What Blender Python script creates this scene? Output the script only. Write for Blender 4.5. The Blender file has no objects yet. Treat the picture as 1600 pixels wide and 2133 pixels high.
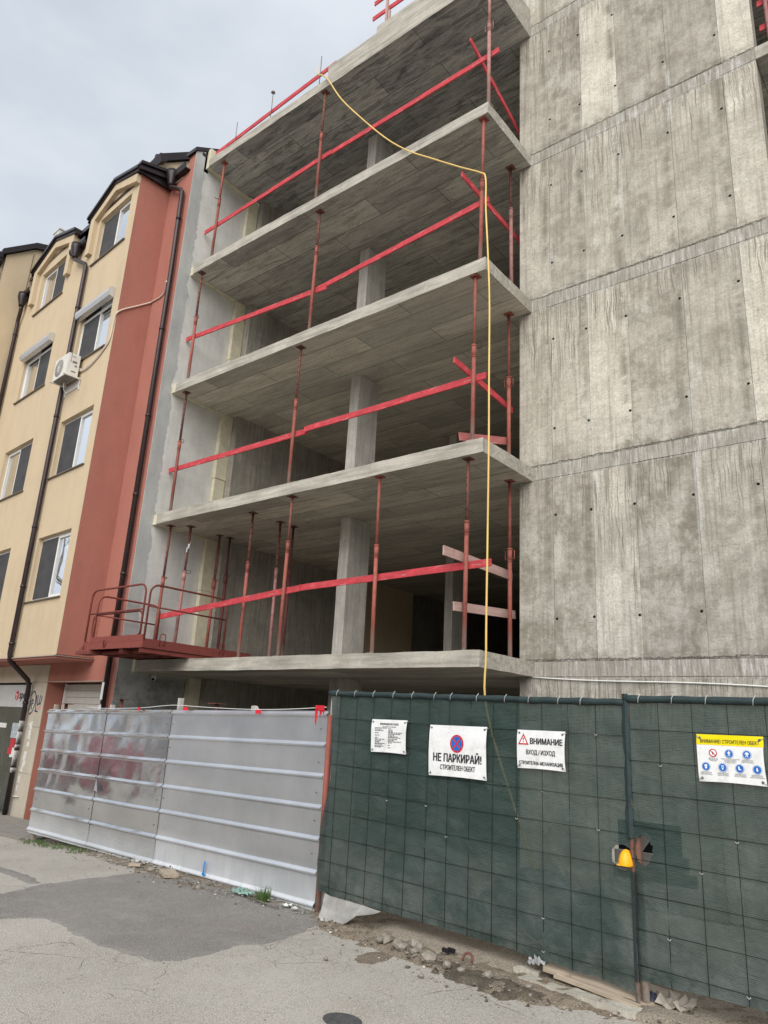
import bpy, bmesh, math, random
from mathutils import Vector, Matrix, noise
R = math.radians
random.seed(7)
SC = bpy.context.scene
COL = SC.collection

# ---------------------------------------------------------------- camera
cd = bpy.data.cameras.new('camera'); cam = bpy.data.objects.new('camera', cd); COL.objects.link(cam)
SC.camera = cam
_f, _yaw, _pitch, _roll = 1534.295, -0.6937, 0.2904, 0.0552
cd.sensor_fit = 'HORIZONTAL'; cd.sensor_width = 36.0; cd.lens = 36.0 * _f / 1600.0
cd.clip_start = 0.05; cd.clip_end = 2000
_fw = Vector((math.sin(_yaw)*math.cos(_pitch), math.cos(_yaw)*math.cos(_pitch), math.sin(_pitch)))
_rt = Vector((math.cos(_yaw), -math.sin(_yaw), 0)); _up = _rt.cross(_fw)
_r = _rt*math.cos(_roll) + _up*math.sin(_roll); _u = -_rt*math.sin(_roll) + _up*math.cos(_roll)
cam.matrix_world = Matrix(((_r.x, _u.x, -_fw.x, 4.923), (_r.y, _u.y, -_fw.y, -7.923), (_r.z, _u.z, -_fw.z, 1.65), (0, 0, 0, 1)))

# ---------------------------------------------------------------- sky and sun (overcast)
SUN_EL, SUN_AZ = 36.0, 152.0      # azimuth measured from +Y towards +X
W = bpy.data.worlds.new('World'); SC.world = W; W.use_nodes = True
nt = W.node_tree; nt.nodes.clear()
wo = nt.nodes.new('ShaderNodeOutputWorld'); bg = nt.nodes.new('ShaderNodeBackground')
sky = nt.nodes.new('ShaderNodeTexSky'); sky.sky_type = 'NISHITA'; sky.sun_disc = False
sky.sun_elevation = R(SUN_EL); sky.sun_rotation = R(SUN_AZ); sky.air_density = 1.0; sky.dust_density = 2.0
tc = nt.nodes.new('ShaderNodeTexCoord')
mp = nt.nodes.new('ShaderNodeMapping'); mp.inputs['Scale'].default_value = (1.0, 1.0, 2.2)
n1 = nt.nodes.new('ShaderNodeTexNoise'); n1.inputs['Scale'].default_value = 1.7; n1.inputs['Detail'].default_value = 5; n1.inputs['Roughness'].default_value = 0.5
n2 = nt.nodes.new('ShaderNodeTexNoise'); n2.inputs['Scale'].default_value = 4.5; n2.inputs['Detail'].default_value = 6
rp = nt.nodes.new('ShaderNodeValToRGB')
rp.color_ramp.elements[0].position = 0.30; rp.color_ramp.elements[0].color = (4.9, 5.4, 6.1, 1)
rp.color_ramp.elements[1].position = 0.68; rp.color_ramp.elements[1].color = (7.4, 7.75, 8.25, 1)
mxn = nt.nodes.new('ShaderNodeMath'); mxn.operation = 'MULTIPLY_ADD'; mxn.inputs[1].default_value = 0.45; 
mx = nt.nodes.new('ShaderNodeMixRGB'); mx.inputs[0].default_value = 0.93
nt.links.new(tc.outputs['Generated'], mp.inputs[0]); nt.links.new(mp.outputs[0], n1.inputs['Vector']); nt.links.new(mp.outputs[0], n2.inputs['Vector'])
sb = nt.nodes.new('ShaderNodeMath'); sb.operation = 'SUBTRACT'; sb.inputs[1].default_value = 0.5
nt.links.new(n2.outputs[0], sb.inputs[0]); nt.links.new(sb.outputs[0], mxn.inputs[0]); nt.links.new(n1.outputs[0], mxn.inputs[2])
nt.links.new(mxn.outputs[0], rp.inputs[0])
nt.links.new(sky.outputs[0], mx.inputs[1]); nt.links.new(rp.outputs[0], mx.inputs[2])
nt.links.new(mx.outputs[0], bg.inputs[0]); bg.inputs[1].default_value = 0.055
nt.links.new(bg.outputs[0], wo.inputs[0])
sl = bpy.data.lights.new('sun', 'SUN'); sl.energy = 1.5; sl.angle = R(60); sl.color = (1.0, 0.965, 0.91)
so = bpy.data.objects.new('sun', sl); COL.objects.link(so)
_sd = Vector((math.sin(R(SUN_AZ))*math.cos(R(SUN_EL)), math.cos(R(SUN_AZ))*math.cos(R(SUN_EL)), math.sin(R(SUN_EL))))
so.location = (0, -10, 30); so.rotation_euler = _sd.to_track_quat('Z', 'Y').to_euler()
SC.view_settings.view_transform = 'Standard'; SC.view_settings.look = 'None'
SC.view_settings.exposure = 1.16; SC.view_settings.gamma = 1.0; SC.view_settings.use_curve_mapping = False
SC.render.engine = 'CYCLES'
SC.cycles.use_denoising = True; SC.cycles.max_bounces = 9; SC.cycles.diffuse_bounces = 7
SC.cycles.transparent_max_bounces = 12; SC.cycles.caustics_reflective = False; SC.cycles.caustics_refractive = False

# ---------------------------------------------------------------- mesh helpers
class MB:
    def __init__(s): s.v = []; s.f = []; s.m = []; s.sm = []
    def poly(s, pts, m=0, smooth=False):
        b = len(s.v); s.v += [tuple(p) for p in pts]; s.f.append(tuple(range(b, b+len(pts)))); s.m.append(m); s.sm.append(smooth)
        return s
    def box(s, x0, x1, y0, y1, z0, z1, m=0):
        return s.grid([x0, x1], [y0, y1], [z0, z1], m=m)
    def grid(s, xs, ys, zs, amp=0.0, freq=3.0, m=0, mbot=None, mfun=None, rot=None):
        b = len(s.v); idx = {}
        nx, ny, nz = len(xs), len(ys), len(zs)
        def vid(i, j, k):
            key = (i, j, k)
            if key not in idx:
                p = Vector((xs[i], ys[j], zs[k]))
                if amp:
                    p += noise.noise_vector(p*freq)*amp + noise.noise_vector(p*freq*4.3)*amp*0.5
                if rot: p = rot @ p
                idx[key] = len(s.v); s.v.append(tuple(p))
            return idx[key]
        def q(a, b_, c, d, mm): s.f.append((a, b_, c, d)); s.m.append(mm); s.sm.append(False)
        for i in range(nx-1):
            for j in range(ny-1):
                q(vid(i, j, 0), vid(i, j+1, 0), vid(i+1, j+1, 0), vid(i+1, j, 0), m if mbot is None else mbot)
                q(vid(i, j, nz-1), vid(i+1, j, nz-1), vid(i+1, j+1, nz-1), vid(i, j+1, nz-1), m)
        for i in range(nx-1):
            for k in range(nz-1):
                q(vid(i, 0, k), vid(i+1, 0, k), vid(i+1, 0, k+1), vid(i, 0, k+1), m)
                q(vid(i, ny-1, k), vid(i, ny-1, k+1), vid(i+1, ny-1, k+1), vid(i+1, ny-1, k), m)
        for j in range(ny-1):
            for k in range(nz-1):
                q(vid(0, j, k), vid(0, j, k+1), vid(0, j+1, k+1), vid(0, j+1, k), m)
                q(vid(nx-1, j, k), vid(nx-1, j+1, k), vid(nx-1, j+1, k+1), vid(nx-1, j, k+1), m)
        return s
    def obox(s, a, b, w, h, up=(0, 0, 1), m=0):
        """bar from a to b, w across, h along 'up'"""
        a = Vector(a); b = Vector(b); d = (b-a).normalized(); up = Vector(up)
        sd = d.cross(up).normalized(); u2 = sd.cross(d).normalized()
        c = [a+sd*(w*i)+u2*(h*j) for i, j in ((-.5, -.5), (.5, -.5), (.5, .5), (-.5, .5))]
        e = [p+(b-a) for p in c]
        s.poly([c[3], c[2], c[1], c[0]], m); s.poly(e, m)
        for k in range(4):
            s.poly([c[k], c[(k+1) % 4], e[(k+1) % 4], e[k]], m)
        return s
    def tube(s, pts, r, seg=10, m=0, caps=True, smooth=True):
        pts = [Vector(p) for p in pts]; n = len(pts); rings = []
        rr = r if isinstance(r, (list, tuple)) else [r]*n
        prev = None
        for i in range(n):
            d = (pts[min(i+1, n-1)] - pts[max(i-1, 0)])
            if d.length < 1e-9: d = Vector((0, 0, 1))
            d.normalize()
            if prev is None:
                t = Vector((0, 0, 1)) if abs(d.z) < 0.9 else Vector((1, 0, 0))
                sd = d.cross(t).normalized()
            else:
                sd = (prev - d*prev.dot(d)).normalized()
            prev = sd; u = d.cross(sd)
            b = len(s.v)
            for k in range(seg):
                an = 2*math.pi*k/seg
                s.v.append(tuple(pts[i] + sd*math.cos(an)*rr[i] + u*math.sin(an)*rr[i]))
            rings.append(b)
        for i in range(n-1):
            for k in range(seg):
                a, b_ = rings[i]+k, rings[i]+(k+1) % seg
                c, d2 = rings[i+1]+(k+1) % seg, rings[i+1]+k
                s.f.append((a, b_, c, d2)); s.m.append(m); s.sm.append(smooth)
        if caps:
            s.f.append(tuple(rings[0]+k for k in range(seg-1, -1, -1))); s.m.append(m); s.sm.append(False)
            s.f.append(tuple(rings[-1]+k for k in range(seg))); s.m.append(m); s.sm.append(False)
        return s
    def prism(s, poly, vec, m=0, mside=None):
        """extrude planar polygon by vec"""
        v = Vector(vec); a = [Vector(p) for p in poly]; b = [p+v for p in a]
        s.poly(list(reversed(a)), m); s.poly(b, m)
        n = len(a)
        for k in range(n):
            s.poly([a[k], a[(k+1) % n], b[(k+1) % n], b[k]], m if mside is None else mside)
        return s
    def ico(s, c, r, sq=(1, 1, 1), jit=0.2, m=0, seed=0):
        rnd = random.Random(seed)
        t = (1+5**.5)/2
        V = [(-1, t, 0), (1, t, 0), (-1, -t, 0), (1, -t, 0), (0, -1, t), (0, 1, t), (0, -1, -t), (0, 1, -t), (t, 0, -1), (t, 0, 1), (-t, 0, -1), (-t, 0, 1)]
        F = [(0, 11, 5), (0, 5, 1), (0, 1, 7), (0, 7, 10), (0, 10, 11), (1, 5, 9), (5, 11, 4), (11, 10, 2), (10, 7, 6), (7, 1, 8), (3, 9, 4), (3, 4, 2), (3, 2, 6), (3, 6, 8), (3, 8, 9), (4, 9, 5), (2, 4, 11), (6, 2, 10), (8, 6, 7), (9, 8, 1)]
        b = len(s.v); an = rnd.random()*6.28; ca, sa = math.cos(an), math.sin(an)
        for x, y, z in V:
            k = r/1.9*(1+rnd.uniform(-jit, jit)); x, y, z = x*k*sq[0], y*k*sq[1], z*k*sq[2]
            s.v.append((c[0]+x*ca-y*sa, c[1]+x*sa+y*ca, c[2]+z))
        for f in F: s.f.append(tuple(b+i for i in f)); s.m.append(m); s.sm.append(False)
        return s
    def mesh(s, name, mats):
        me = bpy.data.meshes.new(name); me.from_pydata(s.v, [], s.f)
        for mt in mats: me.materials.append(mt)
        me.polygons.foreach_set('material_index', s.m); me.polygons.foreach_set('use_smooth', s.sm)
        me.update(); return me
    def build(s, name, mats, parent=None, world=False, loc=None, rotz=None):
        if not isinstance(mats, (list, tuple)): mats = [mats]
        o = bpy.data.objects.new(name, s.mesh(name, mats)); COL.objects.link(o)
        if parent:
            o.parent = parent
            if world: o.matrix_parent_inverse = WM[parent.name].inverted()
        if loc: o.location = loc
        if rotz is not None: o.rotation_euler.z = rotz
        return o
WM = {}
def tag(o, label=None, cat=None, group=None, kind=None):
    if label: o['label'] = label
    if cat: o['category'] = cat
    if group: o['group'] = group
    if kind: o['kind'] = kind
    return o
def empty(name, loc=(0, 0, 0), rz=0.0, label=None, cat=None, group=None, kind=None):
    o = bpy.data.objects.new(name, None); COL.objects.link(o); o.location = loc; o.rotation_euler.z = rz
    o.empty_display_size = 0.2
    WM[o.name] = Matrix.Translation(loc) @ Matrix.Rotation(rz, 4, 'Z')
    return tag(o, label, cat, group, kind)
def lin(a, b, n): return [a+(b-a)*i/(n-1) for i in range(n)]
def nz(x, y=0, z=0): return noise.noise(Vector((x, y, z)))

# ---------------------------------------------------------------- material helpers
class Mat:
    def __init__(s, name):
        s.mat = bpy.data.materials.new(name); s.mat.use_nodes = True; s.t = s.mat.node_tree; s.t.nodes.clear()
        s.o = s.t.nodes.new('ShaderNodeOutputMaterial'); s.b = s.t.nodes.new('ShaderNodeBsdfPrincipled')
        s.t.links.new(s.b.outputs[0], s.o.inputs[0]); s.tc = s.t.nodes.new('ShaderNodeTexCoord')
        s.co = s.tc.outputs['Object']
        s.b.inputs['Specular IOR Level'].default_value = 0.35
    def _in(s, sock, v):
        if v is None: return
        if isinstance(v, bpy.types.NodeSocket): s.t.links.new(v, sock)
        else:
            if sock.type == 'RGBA' and len(v) == 3: v = (*v, 1)
            sock.default_value = v
    def map(s, scale=(1, 1, 1), vec=None, loc=(0, 0, 0), rot=(0, 0, 0)):
        n = s.t.nodes.new('ShaderNodeMapping'); n.inputs['Scale'].default_value = scale; n.inputs['Location'].default_value = loc; n.inputs['Rotation'].default_value = rot
        s._in(n.inputs[0], vec or s.co); return n.outputs[0]
    def noise(s, scale=5, detail=4, rough=.55, vec=None, dist=0):
        n = s.t.nodes.new('ShaderNodeTexNoise'); n.inputs['Scale'].default_value = scale; n.inputs['Detail'].default_value = detail
        n.inputs['Roughness'].default_value = rough; n.inputs['Distortion'].default_value = dist
        s._in(n.inputs['Vector'], vec or s.co); return n.outputs[0]
    def vor(s, scale=5, feat='F1', vec=None, rand=1.0):
        n = s.t.nodes.new('ShaderNodeTexVoronoi'); n.feature = feat; n.inputs['Scale'].default_value = scale; n.inputs['Randomness'].default_value = rand
        s._in(n.inputs['Vector'], vec or s.co); return n.outputs[0]
    def ramp(s, fac, stops):
        n = s.t.nodes.new('ShaderNodeValToRGB'); cr = n.color_ramp
        while len(cr.elements) < len(stops): cr.elements.new(0.5)
        for e, (p, c) in zip(cr.elements, stops):
            e.position = p; e.color = (c, c, c, 1) if isinstance(c, (int, float)) else (*c, 1)
        s._in(n.inputs[0], fac); return n.outputs[0]
    def mix(s, fac, a, b, mode='MIX'):
        n = s.t.nodes.new('ShaderNodeMixRGB'); n.blend_type = mode
        s._in(n.inputs[0], fac); s._in(n.inputs[1], a); s._in(n.inputs[2], b); return n.outputs[0]
    def math(s, op, a, b=0.0, c=None, clamp=False):
        n = s.t.nodes.new('ShaderNodeMath'); n.operation = op; n.use_clamp = clamp
        s._in(n.inputs[0], a); s._in(n.inputs[1], b)
        if c is not None: s._in(n.inputs[2], c)
        return n.outputs[0]
    def sep(s, vec=None):
        n = s.t.nodes.new('ShaderNodeSeparateXYZ'); s._in(n.inputs[0], vec or s.co); return n.outputs
    def comb(s, x, y, z):
        n = s.t.nodes.new('ShaderNodeCombineXYZ'); s._in(n.inputs[0], x); s._in(n.inputs[1], y); s._in(n.inputs[2], z); return n.outputs[0]
    def rand(s):
        return s.t.nodes.new('ShaderNodeObjectInfo').outputs['Random']
    def bump(s, h, strength=.3, dist=.01, prev=None):
        n = s.t.nodes.new('ShaderNodeBump'); n.inputs['Strength'].default_value = strength; n.inputs['Distance'].default_value = dist
        s._in(n.inputs['Height'], h)
        if prev: s.t.links.new(prev, n.inputs['Normal'])
        return n.outputs[0]
    def out(s, col=None, rough=.8, metal=None, nrm=None, spec=None):
        s._in(s.b.inputs['Base Color'], col); s._in(s.b.inputs['Roughness'], rough)
        if metal is not None: s._in(s.b.inputs['Metallic'], metal)
        if nrm is not None: s.t.links.new(nrm, s.b.inputs['Normal'])
        if spec is not None: s.b.inputs['Specular IOR Level'].default_value = spec
        return s.mat

Z1, FH, TH, D = 2.695, 2.85, 0.206, 1.405       # first slab top, storey height, slab thickness, wall setback
def zt(k): return Z1 + FH*(k-1)
def zb(k): return zt(k) - TH

def m_wall_concrete():
    """blind wall: object colour carries how each pour turned out - R tone, G run-off, B mottling"""
    m = Mat('board_marked_wall_concrete'); x, y, z = m.sep()
    oi = m.t.nodes.new('ShaderNodeObjectInfo'); oc = m.t.nodes.new('ShaderNodeSeparateColor'); m.t.links.new(oi.outputs['Color'], oc.inputs[0])
    tone, drip, mott = oc.outputs[0], oc.outputs[1], oc.outputs[2]; rnd = oi.outputs['Random']
    off = m.comb(m.math('MULTIPLY', rnd, 37.0), 0.0, m.math('MULTIPLY', rnd, 19.0))
    vadd = m.t.nodes.new('ShaderNodeVectorMath'); vadd.operation = 'ADD'; m.t.links.new(m.co, vadd.inputs[0]); m.t.links.new(off, vadd.inputs[1]); pv = vadd.outputs[0]
    fl = m.math('MULTIPLY', m.math('FRACT', m.math('DIVIDE', m.math('SUBTRACT', z, Z1 - 10*FH), FH)), FH)   # height above slab
    big = m.noise(1.5, 7, .66, vec=pv, dist=.5)
    fine = m.noise(40, 5, .7); mid = m.noise(9, 6, .72, vec=pv)
    vert = m.noise(1, 5, .68, vec=m.map((17, 17, .7), vec=pv)); grain = m.noise(1, 5, .7, vec=m.map((3.5, 3.5, 34)))
    base = m.mix(m.ramp(big, [(.36, 0), (.62, 1)]), (.395, .368, .315), (.575, .54, .47))
    base = m.mix(m.math('MULTIPLY', m.math('SUBTRACT', 6.5, z), .28, clamp=True), base, m.mix(1.0, base, (.96, .99, 1.05), 'MULTIPLY'))
    base = m.mix(m.math('MULTIPLY', mott, m.ramp(m.noise(2.6, 8, .78, vec=m.map((1, 1, .8), vec=pv), dist=.3), [(.44, 0), (.60, .85)])), base, (.205, .185, .145))
    base = m.mix(m.ramp(mid, [(.50, 0), (.66, .42)]), base, (.60, .57, .50))
    base = m.mix(m.ramp(mid, [(.30, .5), (.44, 0)]), base, (.23, .21, .17))
    base = m.mix(m.ramp(vert, [(.34, .50), (.50, 0)]), base, (.20, .182, .15))
    base = m.mix(m.ramp(vert, [(.56, 0), (.72, .35)]), base, (.64, .62, .565))
    base = m.mix(m.ramp(m.noise(1.9, 7, .75, vec=m.map((1, 1, .55), vec=pv, loc=(5, 1, 2))), [(.56, 0), (.66, .55)]), base, (.66, .64, .59))
    base = m.mix(m.ramp(grain, [(.30, .38), (.46, 0)]), base, (.21, .19, .155))
    base = m.mix(1.0, base, m.comb(tone, m.math('MULTIPLY', tone, .995), m.math('MULTIPLY', tone, .975)), 'MULTIPLY')
    # thin dark run-off lines that start under the slab band and die out at different heights
    wob = m.math('MULTIPLY_ADD', m.noise(3, 3, vec=m.map((.5, .5, 1.1))), .08, x)
    sx = m.comb(wob, 0.0, m.math('MULTIPLY', z, .02)); sx2 = m.comb(wob, 4.0, m.math('MULTIPLY', z, .03))
    sx = m.comb(wob, m.math('MULTIPLY', rnd, 31.0), m.math('MULTIPLY', z, .02)); st = m.noise(75, 1, .5, vec=sx); st2 = m.noise(17, 3, .6, vec=sx2)
    below = m.math('DIVIDE', m.math('SUBTRACT', 2.75, fl), 2.75, clamp=True)
    reach = m.math('MULTIPLY', m.noise(14, 1, .5, vec=m.comb(x, 9.0, m.math('MULTIPLY', m.math('FLOOR', m.math('DIVIDE', m.math('SUBTRACT', z, Z1-TH-10*FH), FH)), 3.7))), m.ramp(m.noise(1.3, 2, .5, vec=m.comb(x, 2.0, m.math('MULTIPLY', m.math('FLOOR', m.math('DIVIDE', m.math('SUBTRACT', z, Z1-TH-10*FH), FH)), 5.1))), [(.40, .45), (.60, 1.15)]))
    live = m.math('MULTIPLY', m.math('SUBTRACT', m.math('MULTIPLY', reach, m.math('MULTIPLY_ADD', drip, 1.1, .35)), below), 5, clamp=True)
    sm = m.math('MULTIPLY', m.math('MULTIPLY', m.math('SUBTRACT', st, .575), 26, clamp=True), live)
    base = m.mix(m.math('MULTIPLY', sm, .68), base, (.125, .11, .085))
    base = m.mix(m.math('MULTIPLY', m.math('MULTIPLY', m.math('SUBTRACT', st2, .50), 6, clamp=True), m.math('MULTIPLY', live, .65)), base, (.20, .18, .145))
    # lime and dirt along the vertical panel joints
    for jx, lw in ((.325, .010), (.93, .028), (1.535, .02), (2.32, .045), (3.08, .02)):
        dj = m.math('ABSOLUTE', m.math('SUBTRACT', m.math('MULTIPLY_ADD', m.noise(3, 3), .03, x), jx+.020))
        k_ = m.math('MULTIPLY', m.math('SUBTRACT', 1.0, m.math('DIVIDE', dj, lw), clamp=True), m.ramp(m.noise(.8, 4, .6, vec=m.map((2, 1, .8), loc=(jx*7, 0, 3))), [(.49, 0), (.60, .85)]))
        base = m.mix(k_, base, (.60, .59, .56))
        dj = m.math('ABSOLUTE', m.math('SUBTRACT', m.math('MULTIPLY_ADD', m.noise(5, 3), .05, x), jx-.05))
        k_ = m.math('MULTIPLY', m.math('SUBTRACT', 1.0, m.math('DIVIDE', dj, .10), clamp=True), m.ramp(m.noise(1.0, 6, .75, vec=m.map((1, 1, 1.5), loc=(jx*3, 0, 8))), [(.46, 0), (.58, .8)]))
        base = m.mix(k_, base, (.17, .155, .12))
    # grime and lime in the band at the slab level
    bandm = m.math('GREATER_THAN', fl, 2.85-TH-.03)
    nb = m.noise(24, 4, .65, vec=m.comb(x, 0.0, m.math('MULTIPLY', z, .10))); nb2 = m.noise(2.2, 3)
    base = m.mix(m.math('MULTIPLY', bandm, .55), base, (.30, .28, .245))
    base = m.mix(m.math('MULTIPLY', m.math('MULTIPLY', bandm, m.ramp(nb, [(.49, .0), (.62, .7)])), m.ramp(nb2, [(.40, .15), (.55, 1)])), base, (.62, .61, .60))
    base = m.mix(m.math('MULTIPLY', bandm, m.ramp(nb, [(.32, .8), (.43, 0)])), base, (.14, .125, .105))
    # ragged pour seams
    rag = m.math('MULTIPLY', m.math('SUBTRACT', m.noise(11, 8, .82), .5), .15)
    d1 = m.math('ABSOLUTE', m.math('SUBTRACT', m.math('ADD', fl, rag), .016))
    seam = m.math('SUBTRACT', 1.0, m.math('MULTIPLY', d1, 62), clamp=True)
    base = m.mix(m.math('MULTIPLY', seam, m.ramp(m.noise(5, 5, .8), [(.36, .35), (.5, 1)])), base, (.045, .038, .032))
    base = m.mix(m.math('MULTIPLY', m.math('SUBTRACT', 1.0, m.math('MULTIPLY', m.math('ABSOLUTE', m.math('SUBTRACT', fl, .07)), 14), clamp=True), m.ramp(mid, [(.4, .6), (.6, 0)])), base, (.20, .18, .145))
    d2 = m.math('ABSOLUTE', m.math('SUBTRACT', m.math('ADD', fl, m.math('MULTIPLY', rag, .35)), FH-TH))
    base = m.mix(m.math('MULTIPLY', m.math('SUBTRACT', 1.0, m.math('MULTIPLY', d2, 150), clamp=True), m.ramp(m.noise(4, 5, .8, vec=m.map(loc=(3, 3, 3))), [(.44, 0), (.56, .9)])), base, (.07, .06, .05))
    # scratches, pores
    scr = m.noise(1, 3, .7, vec=m.map((4, 4, 60), rot=(0, R(9), 0)))
    base = m.mix(m.math('MULTIPLY', m.ramp(scr, [(.66, 0), (.71, .85)]), m.math('MULTIPLY_ADD', mott, .8, .15)), base, (.11, .10, .075))
    pores = m.vor(34); base = m.mix(m.math('MULTIPLY', m.ramp(pores, [(.06, 1), (.12, 0)]), m.ramp(m.noise(7, 4), [(.45, 0), (.58, .9)])), base, (.09, .08, .065))
    base = m.mix(m.ramp(fine, [(.34, .45), (.56, 0)]), base, (.22, .20, .165))
    h = m.math('ADD', m.math('MULTIPLY', fine, .6), m.math('ADD', m.math('MULTIPLY', mid, .9), m.math('MULTIPLY', big, 1.3)))
    h = m.math('SUBTRACT', h, m.math('MULTIPLY', seam, 1.6))
    return m.out(base, .88, nrm=m.bump(h, .6, .013))
def m_concrete(name, a, b, dark=(.12, .11, .095), streaky=.5, grain_axis='z', spec=.3):
    m = Mat(name)
    big = m.noise(1.6, 6, .62, dist=.5); fine = m.noise(45, 5, .65)
    gs = {'z': (22, 22, 1.2), 'x': (1.0, 16, 16), 'h': (2.5, 2.5, 24)}[grain_axis]
    gr = m.noise(1, 5, .65, vec=m.map(gs))
    c = m.mix(m.ramp(big, [(.36, 0), (.64, 1)]), a, b)
    c = m.mix(m.ramp(gr, [(.34, streaky), (.58, 0)]), c, dark)
    c = m.mix(m.ramp(m.noise(6, 6, .7), [(.56, 0), (.74, .5)]), c, tuple(min(1, q*1.25) for q in b))
    c = m.mix(m.ramp(m.vor(38), [(.06, .6), (.12, 0)]), c, dark)
    c = m.mix(m.ramp(fine, [(.32, .4), (.62, 0)]), c, tuple(q*.6 for q in a))
    h = m.math('ADD', m.math('MULTIPLY', fine, .5), gr)
    return m.out(c, .9, nrm=m.bump(h, .45, .01), spec=spec)
def m_ceiling(name, a, b, stain, sa):
    m = Mat(name); x, y, z = m.sep()
    big = m.noise(1.2, 7, .68, vec=m.map((.45, 1.5, 1)), dist=.7)
    gr = m.noise(1, 5, .7, vec=m.map((1.2, 26, 1)))
    c = m.mix(m.ramp(big, [(.36, 0), (.62, 1)]), a, b)
    # plywood sheets: each its own tone, a dark seam between them
    bt = m.t.nodes.new('ShaderNodeTexBrick'); bt.inputs['Scale'].default_value = 1.0; bt.inputs['Brick Width'].default_value = 2.45; bt.inputs['Row Height'].default_value = .5
    bt.inputs['Mortar Size'].default_value = .010; bt.inputs['Color1'].default_value = (.66, .66, .65, 1); bt.inputs['Color2'].default_value = (1.15, 1.13, 1.08, 1); bt.inputs['Mortar'].default_value = (.34, .32, .30, 1)
    m.t.links.new(m.map((1, 1, 1), loc=(.4, .11, 0)), bt.inputs[0])
    c = m.mix(.85, c, m.mix(1.0, c, bt.outputs[0], 'MULTIPLY'))
    c = m.mix(m.ramp(gr, [(.30, .65), (.56, 0)]), c, tuple(q*.5 for q in a))
    c = m.mix(m.ramp(m.noise(1, 7, .75, vec=m.map((1.4, 7, 1), loc=(5, 3, 0)), dist=.8), [(.47, 0), (.62, sa)]), c, stain)
    c = m.mix(m.ramp(m.noise(2.2, 6, .7, vec=m.map((1, 1, 1), loc=(1, 8, 2))), [(.62, 0), (.74, .3)]), c, tuple(min(1, q*1.7) for q in b))
    c = m.mix(m.ramp(m.noise(60, 3), [(.35, .3), (.6, 0)]), c, stain)
    return m.out(c, .85, nrm=m.bump(m.math('ADD', gr, m.noise(50, 4)), .4, .008))
def m_stucco(name, col, dirt, amt=.35):
    m = Mat(name)
    f = m.noise(110, 4, .7); s_ = m.noise(1, 5, .65, vec=m.map((2.2, 2.2, .8))); b = m.noise(.9, 5, .6)
    c = m.mix(m.ramp(b, [(.35, 0), (.7, .35)]), col, tuple(q*.82 for q in col))
    c = m.mix(m.ramp(s_, [(.46, 0), (.72, amt)]), c, dirt)
    c = m.mix(m.ramp(f, [(.36, .35), (.6, 0)]), c, tuple(q*.7 for q in col))
    c = m.mix(m.ramp(m.noise(6, 6, .75), [(.55, 0), (.72, .2)]), c, tuple(min(1, q*1.25) for q in col))
    return m.out(c, .92, nrm=m.bump(m.math('ADD', f, m.math('MULTIPLY', m.noise(30, 3), .6)), .5, .006))
def m_plain(name, col, rough=.5, metal=0.0, var=.15, scale=8, bump=.1, spec=.4):
    m = Mat(name); n = m.noise(scale, 5, .6)
    c = m.mix(m.ramp(n, [(.35, 0), (.7, 1)]), tuple(q*(1-var) for q in col), tuple(min(1, q*(1+var)) for q in col))
    return m.out(c, m.math('MULTIPLY_ADD', n, .2, rough-.1), metal, nrm=m.bump(m.noise(scale*8, 3), bump, .003), spec=spec)
def m_rust(name, col, rustc, amt=.5, holes=False):
    m = Mat(name); n = m.noise(14, 6, .7); r = m.rand()
    c = m.mix(m.ramp(n, [(.62-.3*amt, 0), (.72, 1)]), col, rustc)
    c = m.mix(m.ramp(m.noise(60, 4, .7), [(.6, 0), (.7, .6)]), c, tuple(min(1, q*1.6+.05) for q in col))
    c = m.mix(.7, c, m.mix(1.0, c, m.mix(r, (.7, .7, .7), (1.25, 1.2, 1.15)), 'MULTIPLY'))
    x, y, z = m.sep()
    if holes:
        zz = m.math('SUBTRACT', m.math('FRACT', m.math('DIVIDE', z, .115)), .5)
        d = m.math('ADD', m.math('POWER', m.math('MULTIPLY', zz, .115), 2), m.math('POWER', x, 2))
        c = m.mix(m.math('LESS_THAN', d, .00012), c, (.008, .007, .007))
    else:  # cement splash near the foot
        c = m.mix(m.math('MULTIPLY', m.math('SUBTRACT', .42, z, clamp=True), m.ramp(n, [(.35, .8), (.6, 2.2)])), c, (.42, .38, .33))
    return m.out(c, .72, .15, nrm=m.bump(m.noise(50, 4), .3, .004))
def m_wood(name, a, b, axis=0, paint=None, pa=.8):
    m = Mat(name); sc = [30, 30, 30]; sc[axis] = 1.4
    g = m.noise(1, 5, .7, vec=m.map(tuple(sc)), dist=.5); c = m.mix(m.ramp(g, [(.35, 0), (.65, 1)]), a, b)
    c = m.mix(m.ramp(m.noise(7, 5), [(.6, 0), (.72, .5)]), c, tuple(q*.5 for q in a))
    if paint:
        w = m.ramp(m.noise(11, 7, .75, vec=m.map((1, 3, 3))), [(.30, pa), (.60+.12*pa, pa), (.66+.12*pa, .15)])
        p2 = m.mix(m.ramp(m.noise(5, 6, .7), [(.35, 0), (.65, 1)]), tuple(q*.68 for q in paint), tuple(min(1, q*1.15+.01) for q in paint)); p2 = m.mix(m.ramp(g, [(.36, .5), (.5, 0)]), p2, tuple(q*.5 for q in paint)); p2 = m.mix(m.ramp(m.noise(9, 6, .8, vec=m.map((.6, 3, 3), loc=(4, 4, 4))), [(.58, 0), (.64, .55)]), p2, (.55, .42, .38))
        c = m.mix(w, c, p2)
    return m.out(c, .75, nrm=m.bump(g, .4, .006))
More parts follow.
